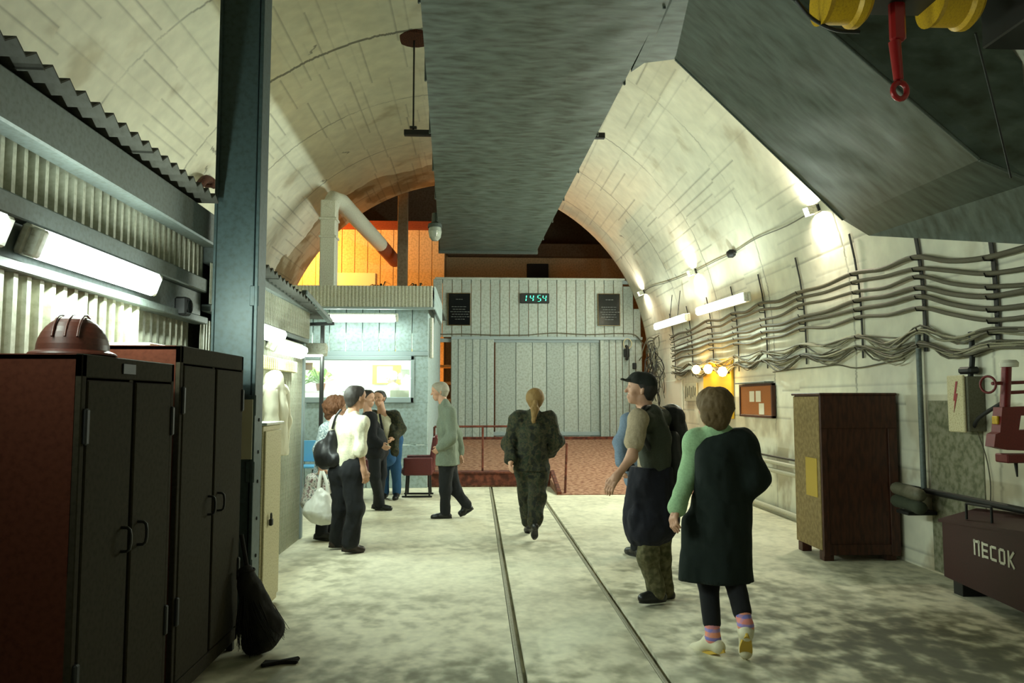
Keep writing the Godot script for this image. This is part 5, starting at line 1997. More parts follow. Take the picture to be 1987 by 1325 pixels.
func grid_mesh(A: Dictionary) -> ArrayMesh:
	var arr := []
	arr.resize(Mesh.ARRAY_MAX)
	arr[Mesh.ARRAY_VERTEX] = A.v
	arr[Mesh.ARRAY_NORMAL] = A.n
	arr[Mesh.ARRAY_INDEX] = A.i
	var m := ArrayMesh.new()
	m.add_surface_from_arrays(Mesh.PRIMITIVE_TRIANGLES, arr)
	return m

# bone: [a, b, radius at a, radius at b, flatness along z (1), carve (false)]
func sdf_into(A: Dictionary, bones: Array, cell: float, k: float, cuts := [], wrinkle := 0.0, sd := 1, freq := 8.0) -> void:
	var lo := Vector3(1e9, 1e9, 1e9)
	var hi := -lo
	for bn in bones:
		if bn.size() > 5 and bn[5]:
			continue
		var r: float = maxf(bn[2], bn[3]) + cell * 2.5
		for q in [bn[0], bn[1]]:
			lo = lo.min(q - Vector3.ONE * r)
			hi = hi.max(q + Vector3.ONE * r)
	var nx := int((hi.x - lo.x) / cell) + 2
	var ny := int((hi.y - lo.y) / cell) + 2
	var nz := int((hi.z - lo.z) / cell) + 2
	var f := PackedFloat32Array()
	f.resize(nx * ny * nz)
	f.fill(1.0)
	for bn in bones:
		var a: Vector3 = bn[0]
		var b: Vector3 = bn[1]
		var ra: float = bn[2]
		var dr: float = bn[3] - bn[2]
		var fl: float = bn[4] if bn.size() > 4 else 1.0
		var carve: bool = bn.size() > 5 and bn[5]
		var pad := maxf(bn[2], bn[3]) + k + cell * 3.0
		var l0 := (a.min(b) - Vector3.ONE * pad - lo) / cell
		var h0 := (a.max(b) + Vector3.ONE * pad - lo) / cell
		var x0 := maxi(0, int(l0.x))
		var x1 := mini(nx - 1, int(h0.x) + 1)
		var y0 := maxi(0, int(l0.y))
		var y1 := mini(ny - 1, int(h0.y) + 1)
		var z0 := maxi(0, int(l0.z))
		var z1 := mini(nz - 1, int(h0.z) + 1)
		var bx := b.x - a.x
		var by := b.y - a.y
		var bz := (b.z - a.z) * fl
		var inv := 1.0 / maxf(1e-9, bx * bx + by * by + bz * bz)
		var kk := 0.25 / k
		for z in range(z0, z1 + 1):
			var wz := (lo.z + z * cell - a.z) * fl
			for y in range(y0, y1 + 1):
				var wy := lo.y + y * cell - a.y
				var row := (z * ny + y) * nx
				var wyz := wy * by + wz * bz
				for x in range(x0, x1 + 1):
					var wx := lo.x + x * cell - a.x
					var t := clampf((wx * bx + wyz) * inv, 0.0, 1.0)
					var dx := wx - t * bx
					var dy := wy - t * by
					var dz := wz - t * bz
					var d := sqrt(dx * dx + dy * dy + dz * dz) - ra - t * dr
					var o := f[row + x]
					if carve:
						f[row + x] = maxf(o, -d)
					else:
						var h := k - absf(o - d)
						f[row + x] = minf(o, d) - (h * h * kk if h > 0.0 else 0.0)
	var ns: FastNoiseLite = null
	if wrinkle > 0.0:
		ns = FastNoiseLite.new()
		ns.seed = sd
		ns.frequency = freq
		ns.fractal_octaves = 3
	if ns or cuts:
		var lim := cell * 2.5 + wrinkle
		for z in nz:
			for y in ny:
				var row := (z * ny + y) * nx
				for x in nx:
					var o := f[row + x]
					if o > lim:
						continue
					var p := lo + Vector3(x, y, z) * cell
					if ns and o > -lim:
						o += wrinkle * ns.get_noise_3d(p.x, p.y * 0.55, p.z)
					for c in cuts:
						o = maxf(o, p.dot(c[0]) - c[1])
					f[row + x] = o
	# one vertex in each crossed cell
	var vi := PackedInt32Array()
	vi.resize(nx * ny * nz)
	vi.fill(-1)
	var lim2 := cell * 3.2
	var sx := 1
	var sy := nx
	var sz := nx * ny
	var V: PackedVector3Array = A.v
	var N: PackedVector3Array = A.n
	var I: PackedInt32Array = A.i
	for z in nz - 1:
		for y in ny - 1:
			var row := (z * ny + y) * nx
			for x in nx - 1:
				var i := row + x
				var c0 := f[i]
				if c0 > lim2 or c0 < -lim2:
					continue
				var c1 := f[i + sx]
				var c2 := f[i + sy]
				var c3 := f[i + sx + sy]
				var c4 := f[i + sz]
				var c5 := f[i + sx + sz]
				var c6 := f[i + sy + sz]
				var c7 := f[i + sx + sy + sz]
				var m := int(c0 < 0.0) + int(c1 < 0.0) + int(c2 < 0.0) + int(c3 < 0.0) + int(c4 < 0.0) + int(c5 < 0.0) + int(c6 < 0.0) + int(c7 < 0.0)
				if m == 0 or m == 8:
					continue
				var s := Vector3.ZERO
				var n := 0
				if (c0 < 0.0) != (c1 < 0.0): s += Vector3(c0 / (c0 - c1), 0, 0); n += 1
				if (c2 < 0.0) != (c3 < 0.0): s += Vector3(c2 / (c2 - c3), 1, 0); n += 1
				if (c4 < 0.0) != (c5 < 0.0): s += Vector3(c4 / (c4 - c5), 0, 1); n += 1
				if (c6 < 0.0) != (c7 < 0.0): s += Vector3(c6 / (c6 - c7), 1, 1); n += 1
				if (c0 < 0.0) != (c2 < 0.0): s += Vector3(0, c0 / (c0 - c2), 0); n += 1
				if (c1 < 0.0) != (c3 < 0.0): s += Vector3(1, c1 / (c1 - c3), 0); n += 1
				if (c4 < 0.0) != (c6 < 0.0): s += Vector3(0, c4 / (c4 - c6), 1); n += 1
				if (c5 < 0.0) != (c7 < 0.0): s += Vector3(1, c5 / (c5 - c7), 1); n += 1
				if (c0 < 0.0) != (c4 < 0.0): s += Vector3(0, 0, c0 / (c0 - c4)); n += 1
				if (c1 < 0.0) != (c5 < 0.0): s += Vector3(1, 0, c1 / (c1 - c5)); n += 1
				if (c2 < 0.0) != (c6 < 0.0): s += Vector3(0, 1, c2 / (c2 - c6)); n += 1
				if (c3 < 0.0) != (c7 < 0.0): s += Vector3(1, 1, c3 / (c3 - c7)); n += 1
				vi[i] = V.size()
				V.append(lo + (Vector3(x, y, z) + s / n) * cell)
				N.append(Vector3(c1 + c3 + c5 + c7 - c0 - c2 - c4 - c6, c2 + c3 + c6 + c7 - c0 - c1 - c4 - c5, c4 + c5 + c6 + c7 - c0 - c1 - c2 - c3).normalized())
	for z in range(1, nz - 1):
		for y in range(1, ny - 1):
			var row := (z * ny + y) * nx
			for x in range(1, nx - 1):
				var i := row + x
				if vi[i] < 0:
					continue
				var s0 := f[i] < 0.0
				if s0 != (f[i + sx] < 0.0):
					net_quad(I, vi[i], vi[i - sy], vi[i - sy - sz], vi[i - sz], s0)
				if s0 != (f[i + sy] < 0.0):
					net_quad(I, vi[i], vi[i - sz], vi[i - sx - sz], vi[i - sx], s0)
				if s0 != (f[i + sz] < 0.0):
					net_quad(I, vi[i], vi[i - sx], vi[i - sx - sy], vi[i - sy], s0)
	A.v = V
	A.n = N
	A.i = I

func net_quad(I: PackedInt32Array, a: int, b: int, c: int, d: int, turn: bool) -> void:
	if a < 0 or b < 0 or c < 0 or d < 0:
		return
	if not turn:
		I.append_array([a, b, c, a, c, d])
	else:
		I.append_array([a, c, b, a, d, c])

# ---------------------------------------------------------------- people
const POSE := {"pel": Vector3(0, 0.95, 0), "wai": Vector3(0, 1.1, 0), "che": Vector3(0, 1.3, 0), "nek": Vector3(0, 1.47, -0.01), "hed": Vector3(0, 1.635, 0.02),
	"lsh": Vector3(0.17, 1.42, 0), "lel": Vector3(0.24, 1.15, -0.04), "lwr": Vector3(0.25, 0.91, 0.05), "lhp": Vector3(0.09, 0.92, 0), "lkn": Vector3(0.1, 0.5, 0.02), "lan": Vector3(0.1, 0.09, -0.03), "lto": Vector3(0.12, 0.03, 0.14)}

# joints in the person's own axes (facing +z); given ones are places in the scene
func joints(base: Vector3, yaw: float, h: float, given: Dictionary) -> Dictionary:
	var J := {}
	for k in POSE:
		var p: Vector3 = POSE[k] * (h / 1.75)
		J[k] = p
		if k.begins_with("l"):
			J["r" + k.substr(1)] = Vector3(-p.x, p.y, p.z)
	for k in given:
		J[k] = (given[k] - base).rotated(Vector3.UP, -yaw)
	for s in ["l", "r"]:
		if not given.has(s + "hd"):
			J[s + "hd"] = J[s + "wr"] + (J[s + "wr"] - J[s + "el"]).normalized() * 0.085
		else:
			J[s + "hd"] = (given[s + "hd"] - base).rotated(Vector3.UP, -yaw)
	return J

func person(label: String, base: Vector3, yaw: float, h: float, given: Dictionary, skin: Material, look: Vector3, fine := true) -> Dictionary:
	var t := thing("person", label, "person", base, yaw)
	var J := joints(base, yaw, h, given)
	var A := grid()
	var B := []
	B.append([J.pel, J.wai, 0.115, 0.105, 1.35])
	B.append([J.wai, J.che, 0.105, 0.12, 1.3])
	B.append([J.che, J.nek, 0.11, 0.06, 1.2])
	B.append([J.lsh, J.rsh, 0.055, 0.055])
	B.append([J.nek, J.hed + Vector3(0, -0.05, 0), 0.055, 0.05])
	for s in ["l", "r"]:
		B.append([J[s + "sh"], J[s + "el"], 0.046, 0.038])
		B.append([J[s + "el"], J[s + "wr"], 0.038, 0.027])
		B.append([J[s + "wr"], J[s + "wr"].lerp(J[s + "hd"], 0.4), 0.027, 0.027])
		B.append([J[s + "hp"], J[s + "kn"], 0.078, 0.052])
		B.append([J[s + "kn"], J[s + "an"], 0.052, 0.034])
		B.append([J[s + "an"], J[s + "to"], 0.034, 0.026])
	sdf_into(A, B, 0.016, 0.04)
	# head
	var f := look.rotated(Vector3.UP, -yaw).normalized()
	var hb := Basis.looking_at(-f, Vector3.UP)
	var c: Vector3 = J.hed
	var e := func(x: float, y: float, z: float) -> Vector3: return c + hb * Vector3(x, y, z)
	var H := [[e.call(0, 0.03, -0.025), e.call(0, 0.035, 0.022), 0.086, 0.08], [e.call(0, 0.0, 0.035), e.call(0, -0.055, 0.045), 0.06, 0.048], [e.call(0, -0.088, 0.058), e.call(0, -0.07, 0.0), 0.028, 0.045],
		[e.call(0, -0.05, -0.02), J.nek, 0.056, 0.058],
		[e.call(0, 0.012, 0.092), e.call(0, -0.024, 0.112), 0.008, 0.013], [e.call(-0.034, 0.032, 0.08), e.call(0.034, 0.032, 0.08), 0.013, 0.013], [e.call(-0.04, -0.02, 0.06), e.call(0.04, -0.02, 0.06), 0.024, 0.024],
		[e.call(-0.018, -0.058, 0.087), e.call(0.018, -0.058, 0.087), 0.008, 0.008], [e.call(-0.016, -0.07, 0.086), e.call(0.016, -0.07, 0.086), 0.008, 0.008]]
	for s in [-1, 1]:
		H.append([e.call(s * 0.08, 0.012, -0.012), e.call(s * 0.08, -0.025, -0.006), 0.017, 0.011])
	for s in [-1, 1]:
		H.append([e.call(s * 0.032, 0.012, 0.1), e.call(s * 0.034, 0.012, 0.1), 0.015, 0.015, 1.0, true])
	sdf_into(A, H, 0.006 if fine else 0.009, 0.014)
	for s in ["l", "r"]:
		hand(A, J, s, 0.005 if fine else 0.008)
	obj("body", grid_mesh(A), skin, t)
	for s in [-1, 1]:
		var st := mb()
		lathe(st, [Vector2(0, -0.012), Vector2(0.008, -0.009), Vector2(0.012, 0), Vector2(0.008, 0.009), Vector2(0, 0.012)], e.call(s * 0.032, 0.012, 0.078), 10)
		obj("eye", st, M.eye, t)
	return {"node": t, "J": J, "hb": hb, "e": e}

func hand(A: Dictionary, J: Dictionary, s: String, cell: float) -> void:
	var w: Vector3 = J[s + "wr"]
	var d: Vector3 = (J[s + "hd"] - w).normalized()
	var side := 1.0 if s == "l" else -1.0
	var fwd := Vector3(0, 0, 1)
	if absf(d.dot(fwd)) > 0.9:
		fwd = Vector3.UP
	var a := (fwd - d * fwd.dot(d)).normalized()   # towards the thumb
	var inn := d.cross(a).normalized()
	if inn.x * side > 0.0:
		inn = -inn          # the palm faces the body
	var B := []
	for k in 3:
		var o := a * (k - 1) * 0.022
		B.append([w + o * 0.6, w + d * 0.075 + o, 0.02, 0.016])
	var ls := [0.075, 0.084, 0.078, 0.06]
	for k in 4:
		var o := a * (1.5 - k) * 0.02
		var p := w + d * 0.08 + o
		var q: Vector3 = p + (d * 0.86 + inn * 0.5).normalized() * ls[k] * 0.5
		var r: Vector3 = q + (d * 0.45 + inn * 0.9).normalized() * ls[k] * 0.5
		B.append([p, q, 0.0095, 0.009])
		B.append([q, r, 0.009, 0.0075])
	var tb := w + d * 0.02 + a * 0.026
	var tm := tb + (d * 0.75 + a * 0.6 + inn * 0.3).normalized() * 0.042
	B.append([tb, tm, 0.013, 0.011])
	B.append([tm, tm + (d * 0.9 + inn * 0.4).normalized() * 0.032, 0.011, 0.008])
	sdf_into(A, B, cell, 0.007)

func wear(P: Dictionary, called: String, m: Material, bones: Array, cell := 0.014, k := 0.05, cuts := [], wr := 0.012, sd := 1, freq := 7.0) -> MeshInstance3D:
	var A := grid()
	sdf_into(A, bones, cell, k, cuts, wr, sd, freq)
	return obj(called, grid_mesh(A), m, P.node)

func trunk(J: Dictionary, ex: float, drop := 0.12, spread := 0.0) -> Array:
	var low: Vector3 = J.pel + Vector3(0, -drop, 0)
	var B := []
	if drop > 0.0:
		for s in ["lhp", "rhp"]:
			var hp: Vector3 = J[s]
			B.append([Vector3(hp.x, low.y, hp.z), Vector3(hp.x * 0.7, J.wai.y, hp.z * 0.7 + J.wai.z * 0.3), 0.105 + ex + spread, 0.09 + ex])
	return B + [[low, J.wai, 0.125 + ex + spread, 0.112 + ex, 1.25], [J.wai, J.che, 0.112 + ex, 0.13 + ex, 1.25], [J.che, J.nek + Vector3(0, -0.04, 0), 0.125 + ex, 0.06 + ex, 1.2],
		[J.lsh + Vector3(0, -0.01, 0), J.rsh + Vector3(0, -0.01, 0), 0.06 + ex, 0.06 + ex]]

func sleeve(J: Dictionary, s: String, ex: float, upto := 2.0) -> Array:
	var sh: Vector3 = J[s + "sh"]
	var el: Vector3 = J[s + "el"]
	var wr: Vector3 = J[s + "wr"]
	if upto <= 1.0:
		return [[sh, sh.lerp(el, upto), 0.058 + ex, 0.056 + ex]]
	return [[sh, el, 0.056 + ex, 0.05 + ex], [el, el.lerp(wr, upto - 1.0), 0.05 + ex, 0.042 + ex]]

func legs(J: Dictionary, ex: float, upto := 0.95) -> Array:
	var B := [[J.lhp + Vector3(0, 0.04, 0), J.rhp + Vector3(0, 0.04, 0), 0.1 + ex, 0.1 + ex, 1.1], [J.pel, J.pel + Vector3(0, 0.1, 0), 0.12 + ex, 0.115 + ex, 1.25]]
	for s in ["l", "r"]:
		var kn: Vector3 = J[s + "kn"]
		B.append([J[s + "hp"], kn, 0.088 + ex, 0.064 + ex])
		B.append([kn, kn.lerp(J[s + "an"], upto), 0.064 + ex, 0.056 + ex])
	return B

func shoes(P: Dictionary, m: Material, sole: Material, tall := 0.0) -> void:
	var J: Dictionary = P.J
	for s in ["l", "r"]:
		var an: Vector3 = J[s + "an"]
		var to: Vector3 = J[s + "to"]
		var d := (to - an)
		var flat := Vector3(d.x, 0, d.z).normalized()
		var heel := an - flat * 0.045 + (to - an).normalized() * 0.0 + Vector3(0, -0.035, 0)
		var B := [[heel, an + flat * 0.03 + Vector3(0, -0.02, 0), 0.042, 0.045], [an + flat * 0.02 + Vector3(0, -0.025, 0), to, 0.045, 0.034], [to - flat * 0.03, to + flat * 0.02, 0.04, 0.032]]
		if tall > 0.0:
			B.append([an, an + (J[s + "kn"] - an).normalized() * tall, 0.05, 0.056])
		var o := wear(P, "shoe", m, B, 0.009, 0.025, [], 0.0)
		# sole: a slab under the shoe that follows heel and toe
		var st := mb()
		var up2 := (to - heel).normalized()
		var side := flat.cross(Vector3.UP).normalized()
		var n := side.cross(up2).normalized()
		if n.y > 0.0:
			n = -n
		var len := heel.distance_to(to)
		var outline := PackedVector2Array()
		for q in 18:
			var a := TAU * q / 18.0
			var yy := sin(a)
			outline.append(Vector2(cos(a) * (0.036 + 0.008 * yy), yy * (len / 2.0 + 0.044)))
		prism(st, outline, 0.02, (heel + to) / 2.0 + n * 0.036, Basis(n.cross(up2), up2, -n) if n.cross(up2).cross(up2).dot(-n) > 0.0 else Basis(up2.cross(n), up2, n))
		obj("sole", st, sole, o)

func hair_cap(P: Dictionary, m: Material, r: float, cut_d := 0.03, wr := 0.006, more := [], down := -0.02) -> void:
	var e: Callable = P.e
	var hb: Basis = P.hb
	var c: Vector3 = P.J.hed
	var n := hb * Vector3(0, -0.62, 0.78)
	var B := [[e.call(0, 0.035, -0.03), e.call(0, 0.04, 0.02), r + 0.006, r - 0.002], [e.call(0, 0.0, -0.04), e.call(0, down, -0.04), r - 0.005, r - 0.02]]
	B.append_array(more)
	wear(P, "hair", m, B, 0.008, 0.03, [[n, c.dot(n) + cut_d]], wr, 7, 22.0)

func W(x: float, y: float, z: float) -> Vector3:
	return at_z(x, y, z)

func build_people() -> void:
	var J: Dictionary
	# the woman in dark green
	var P := person("person in a dark green tunic, pale green sleeve and striped socks walking away", at_floor(1415, 1266), -2.92, 1.64, {
		"hed": W(1385, 792, 4.85), "nek": W(1393, 832, 4.88), "che": W(1402, 890, 4.88), "wai": W(1404, 955, 4.88), "pel": W(1402, 1000, 4.88),
		"lsh": W(1349, 856, 4.92), "lel": W(1337, 922, 4.95), "lwr": W(1313, 986, 4.82), "lhd": W(1303, 1020, 4.76),
		"rsh": W(1438, 856, 4.86), "rel": W(1462, 925, 4.82), "rwr": W(1428, 965, 5.08),
		"lhp": W(1384, 1010, 4.87), "lkn": W(1374, 1125, 4.96), "lan": W(1384, 1240, 4.82), "lto": W(1352, 1259, 4.95),
		"rhp": W(1422, 1010, 4.87), "rkn": W(1424, 1118, 4.84), "ran": W(1447, 1214, 4.62), "rto": W(1446, 1262, 4.72)}, M.skin, Vector3(-0.5, 0.02, -1))
	J = P.J
	hair_cap(P, M.hair_dark_blond, 0.098, 0.05, 0.008, [[P.e.call(0.05, 0.0, -0.02), P.e.call(0.055, -0.07, -0.01), 0.06, 0.05], [P.e.call(-0.05, 0.0, -0.02), P.e.call(-0.055, -0.07, -0.01), 0.06, 0.05], [P.e.call(0, 0.0, -0.05), P.e.call(0, -0.075, -0.04), 0.075, 0.065]])
	var b := trunk(J, 0.02)
	wear(P, "blouse", M.pale_green, [[J.lsh, J.lsh.lerp(J.rsh, 0.5) + Vector3(0, 0.03, 0), 0.075, 0.07], [J.lsh.lerp(J.rsh, 0.5) + Vector3(0, 0.03, 0), J.rsh, 0.07, 0.066], [J.nek, J.nek + Vector3(0, 0.03, 0), 0.066, 0.06]] + sleeve(J, "l", 0.012, 1.95), 0.012, 0.05, [], 0.01)
	wear(P, "cuff", M.pale_green, [[J.lel.lerp(J.lwr, 0.8), J.lel.lerp(J.lwr, 0.98), 0.058, 0.06]], 0.009, 0.02, [], 0.004)
	wear(P, "tunic", M.dark_green, [[J.pel, J.wai, 0.19, 0.175, 1.25], [J.wai, J.che, 0.175, 0.185, 1.3], [J.che + Vector3(0, -0.01, -0.02), J.nek + Vector3(-0.05, -0.14, -0.03), 0.17, 0.1, 1.25], [J.rsh + Vector3(0, -0.04, -0.01), J.nek + Vector3(-0.02, -0.13, -0.04), 0.08, 0.08], [J.rsh, J.rel, 0.085, 0.09], [J.rel, J.rwr, 0.09, 0.06]], 0.014, 0.07, [], 0.02, 4, 5.0)
	wear(P, "skirt", M.dark_green, [[J.pel + Vector3(0, 0.05, 0), J.lhp + Vector3(-0.02, -0.5, -0.0), 0.18, 0.175, 1.2], [J.pel + Vector3(0, 0.05, 0), J.rhp + Vector3(0.03, -0.5, 0.0), 0.17, 0.14, 1.2], [J.lhp + Vector3(0.14, 0.0, 0.05), J.lhp + Vector3(0.16, -0.5, 0.05), 0.05, 0.06]], 0.016, 0.08, [[Vector3.DOWN, -0.43]], 0.02, 6, 5.0)
	wear(P, "leggings", M.black_cloth, legs(J, 0.0, 0.72), 0.013, 0.04, [], 0.004)
	for s in ["l", "r"]:
		var kn: Vector3 = J[s + "kn"]
		var an: Vector3 = J[s + "an"]
		wear(P, "sock", M.sock, [[kn.lerp(an, 0.7), an, 0.048, 0.044], [an, an.lerp(J[s + "to"], 0.25), 0.044, 0.042]], 0.009, 0.02, [], 0.0)
	shoes(P, M.shoe_pale, M.shoe_yellow)
	# the man with cap and rucksack
	P = person("person in a dark cap, beige shirt and cargo trousers looking up to the left", at_floor(1272, 1168), -2.05, 1.78, {
		"hed": W(1243, 757, 6.0), "nek": W(1256, 797, 6.02), "che": W(1262, 850, 6.02), "wai": W(1263, 930, 6.02), "pel": W(1263, 975, 6.0),
		"lsh": W(1238, 812, 5.86), "lel": W(1226, 886, 5.76), "lwr": W(1196, 925, 5.7), "lhd": W(1183, 944, 5.68),
		"rsh": W(1280, 806, 6.16), "rel": W(1296, 880, 6.25), "rwr": W(1285, 950, 6.2),
		"lhp": W(1254, 1000, 5.94), "lkn": W(1258, 1080, 5.95), "lan": W(1274, 1150, 5.97), "lto": W(1250, 1160, 5.93),
		"rhp": W(1278, 1000, 6.06), "rkn": W(1282, 1080, 6.08), "ran": W(1290, 1146, 6.16), "rto": W(1268, 1155, 6.14)}, M.skin, Vector3(-1, 0.16, -0.12))
	J = P.J
	hair_cap(P, M.hair_dark, 0.09, 0.0, 0.004)
	var e: Callable = P.e
	wear(P, "cap", M.cap_cloth, [[e.call(0, 0.05, -0.03), e.call(0, 0.055, 0.025), 0.098, 0.09], [e.call(-0.035, 0.045, 0.1), e.call(0.035, 0.045, 0.1), 0.03, 0.03], [e.call(-0.03, 0.05, 0.15), e.call(0.03, 0.05, 0.15), 0.022, 0.022]], 0.008, 0.02, [[P.hb * Vector3(0, -1, 0.12).normalized(), J.hed.dot(P.hb * Vector3(0, -1, 0.12).normalized()) - 0.036]], 0.003)
	wear(P, "shirt", M.beige_cloth, trunk(J, 0.006) + sleeve(J, "l", 0.02, 0.62) + sleeve(J, "r", 0.02, 0.62), 0.013, 0.04, [], 0.012)
	wear(P, "vest", M.vest_cloth, [[J.wai + Vector3(0, -0.02, -0.03), J.che + Vector3(0, 0, -0.03), 0.135, 0.15, 1.15], [J.che + Vector3(0, 0, -0.03), J.nek + Vector3(0, -0.03, -0.04), 0.145, 0.085, 1.15], [J.rsh + Vector3(0, -0.02, -0.02), J.lsh + Vector3(-0.05, -0.02, -0.03), 0.08, 0.075]], 0.013, 0.04, [[Vector3(0, 0, 1), J.che.z + 0.11]], 0.012, 5)
	wear(P, "trousers", M.cargo, legs(J, 0.014) + [[J.lhp.lerp(J.lkn, 0.75) + Vector3(0.06, 0, 0), J.lhp.lerp(J.lkn, 1.0) + Vector3(0.06, 0, 0), 0.045, 0.05], [J.rhp.lerp(J.rkn, 0.75) + Vector3(-0.06, 0, 0), J.rkn + Vector3(-0.06, 0, 0), 0.045, 0.05]], 0.013, 0.04, [], 0.02, 8)
	wear(P, "tied_jacket", M.navy_cloth, [[J.wai + Vector3(0, 0.05, 0), J.pel + Vector3(0, -0.12, 0), 0.165, 0.21, 1.0], [J.pel + Vector3(0.08, -0.1, 0.06), J.pel + Vector3(0.1, -0.28, 0.1), 0.1, 0.03], [J.pel + Vector3(-0.08, -0.1, -0.06), J.pel + Vector3(-0.08, -0.2, -0.06), 0.12, 0.09], [J.lhp, J.lhp + Vector3(0, -0.12, 0), 0.13, 0.13]], 0.014, 0.06, [[Vector3.UP, J.wai.y + 0.1]], 0.024, 9, 5.0)
	shoes(P, M.shoe_black, M.black, 0.06)
	var rp := thing("rucksack", "black rucksack on the back of the person in the cap", "bag", W(1306, 960, 6.22))
	var rc := func(x: float, y: float, z: float) -> Vector3: return W(x, y, z) - W(1306, 960, 6.22)
	var A := grid()
	sdf_into(A, [[rc.call(1302, 815, 6.22), rc.call(1308, 925, 6.22), 0.1, 0.13], [rc.call(1314, 835, 6.25), rc.call(1308, 925, 6.25), 0.085, 0.12], [rc.call(1292, 805, 6.18), rc.call(1306, 802, 6.2), 0.07, 0.08]], 0.014, 0.06, [], 0.025, 12, 5.0)
	var sack := obj("sack", grid_mesh(A), M.black_nylon, rp)
	A = grid()
	sdf_into(A, [[rc.call(1304, 850, 6.06), rc.call(1306, 925, 6.06), 0.06, 0.075]], 0.014, 0.03, [], 0.012, 13)
	obj("pocket", grid_mesh(A), M.black_nylon, rp)
	var st := mb()
	tube(st, smooth([rc.call(1285, 800, 6.12), rc.call(1262, 790, 5.98), rc.call(1246, 800, 5.88), rc.call(1250, 850, 5.84), rc.call(1280, 900, 6.0)], 5), 0.022, 6)
	obj("strap", st, M.black_nylon, rp)
	st = mb()
	tube(st, [rc.call(1292, 830, 6.1), rc.call(1288, 955, 6.0)], 0.012, 6)
	obj("hanging_strap", st, M.olive_cloth, rp)
	# the person hidden behind him
	P = person("person in a pale blue shirt mostly hidden behind the one in the cap", at_floor(1250, 1078), -2.9, 1.62, {"hed": W(1247, 774, 7.7), "lsh": W(1220, 815, 7.75), "lel": W(1204, 860, 7.8), "lwr": W(1206, 900, 7.7)}, M.skin, Vector3(-0.3, 0, -1), false)
	J = P.J
	hair_cap(P, M.hair_dark, 0.09, 0.02)
	wear(P, "shirt", M.pale_blue, trunk(J, 0.012) + sleeve(J, "l", 0.018, 1.9) + sleeve(J, "r", 0.012, 1.9), 0.016)
	wear(P, "trousers", M.dark_trouser, legs(J, 0.008), 0.016, 0.04)
	shoes(P, M.shoe_black, M.black)
	# the woman in camouflage
	P = person("person in camouflage jacket and trousers with a blond ponytail walking away", at_floor(1032, 1044), 3.1, 1.7, {
		"hed": W(1038, 776, 8.8), "nek": W(1037, 806, 8.82), "che": W(1034, 840, 8.82), "wai": W(1032, 884, 8.82), "pel": W(1031, 908, 8.82),
		"lsh": W(1005, 812, 8.84), "lel": W(988, 862, 8.92), "lwr": W(992, 893, 8.72), "lhd": W(988, 909, 8.66),
		"rsh": W(1064, 812, 8.82), "rel": W(1080, 856, 8.86), "rwr": W(1064, 882, 9.04),
		"lhp": W(1018, 916, 8.84), "lkn": W(1024, 965, 8.92), "lan": W(1026, 1014, 9.06), "lto": W(1023, 1028, 9.22),
		"rhp": W(1044, 916, 8.82), "rkn": W(1042, 965, 8.72), "ran": W(1038, 1014, 8.56), "rto": W(1037, 1038, 8.66)}, M.skin, Vector3(0.05, 0, -1), false)
	J = P.J
	e = P.e
	hair_cap(P, M.hair_blond, 0.098, 0.03, 0.005, [], -0.03)
	wear(P, "ponytail", M.hair_blond, [[e.call(0, -0.01, -0.12), e.call(0.005, -0.1, -0.14), 0.026, 0.042], [e.call(0.005, -0.1, -0.14), e.call(0.02, -0.24, -0.14), 0.042, 0.022]], 0.009, 0.02, [], 0.012, 3, 20.0)
	wear(P, "jacket", M.camo, trunk(J, 0.03, 0.03, 0.012) + sleeve(J, "l", 0.03, 1.9) + sleeve(J, "r", 0.03, 1.9) + [[J.nek + Vector3(0, -0.02, -0.02), J.nek + Vector3(0, 0.02, -0.02), 0.085, 0.075]], 0.014, 0.05, [[Vector3.DOWN, -(J.pel.y - 0.03)]], 0.028, 14, 6.0)
	wear(P, "trousers", M.camo, legs(J, 0.03, 0.92), 0.014, 0.04, [], 0.026, 15, 6.0)
	shoes(P, M.shoe_black, M.black, 0.1)
	# the man in the grey jacket
	P = person("grey-haired person in a sage grey jacket walking left with a hand in the pocket", at_floor(868, 1008), -1.62, 1.8, {
		"hed": W(853, 760, 10.35), "nek": W(862, 787, 10.35), "che": W(867, 825, 10.35), "wai": W(868, 868, 10.35), "pel": W(868, 893, 10.35),
		"lsh": W(872, 800, 10.17), "lel": W(876, 848, 10.1), "lwr": W(854, 868, 10.16), "rsh": W(864, 800, 10.53), "rel": W(886, 846, 10.55), "rwr": W(892, 882, 10.5),
		"lhp": W(866, 905, 10.27), "lkn": W(864, 952, 10.3), "lan": W(864, 996, 10.35), "lto": W(843, 1003, 10.35),
		"rhp": W(872, 905, 10.45), "rkn": W(884, 950, 10.43), "ran": W(906, 981, 10.45), "rto": W(896, 995, 10.42)}, M.skin, Vector3(-1, -0.12, 0.12), false)
	J = P.J
	hair_cap(P, M.hair_grey, 0.092, 0.02, 0.005)
	wear(P, "jacket", M.sage_cloth, trunk(J, 0.03, 0.08, 0.01) + sleeve(J, "l", 0.025, 1.9) + sleeve(J, "r", 0.022, 1.9) + [[J.nek + Vector3(0, -0.02, -0.01), J.nek + Vector3(0, 0.025, -0.01), 0.08, 0.07]], 0.014, 0.05, [[Vector3.DOWN, -(J.pel.y - 0.06)]], 0.022, 16, 6.0)
	wear(P, "trousers", M.dark_trouser, legs(J, 0.012), 0.014, 0.04, [], 0.012, 17)
	shoes(P, M.shoe_black, M.black)
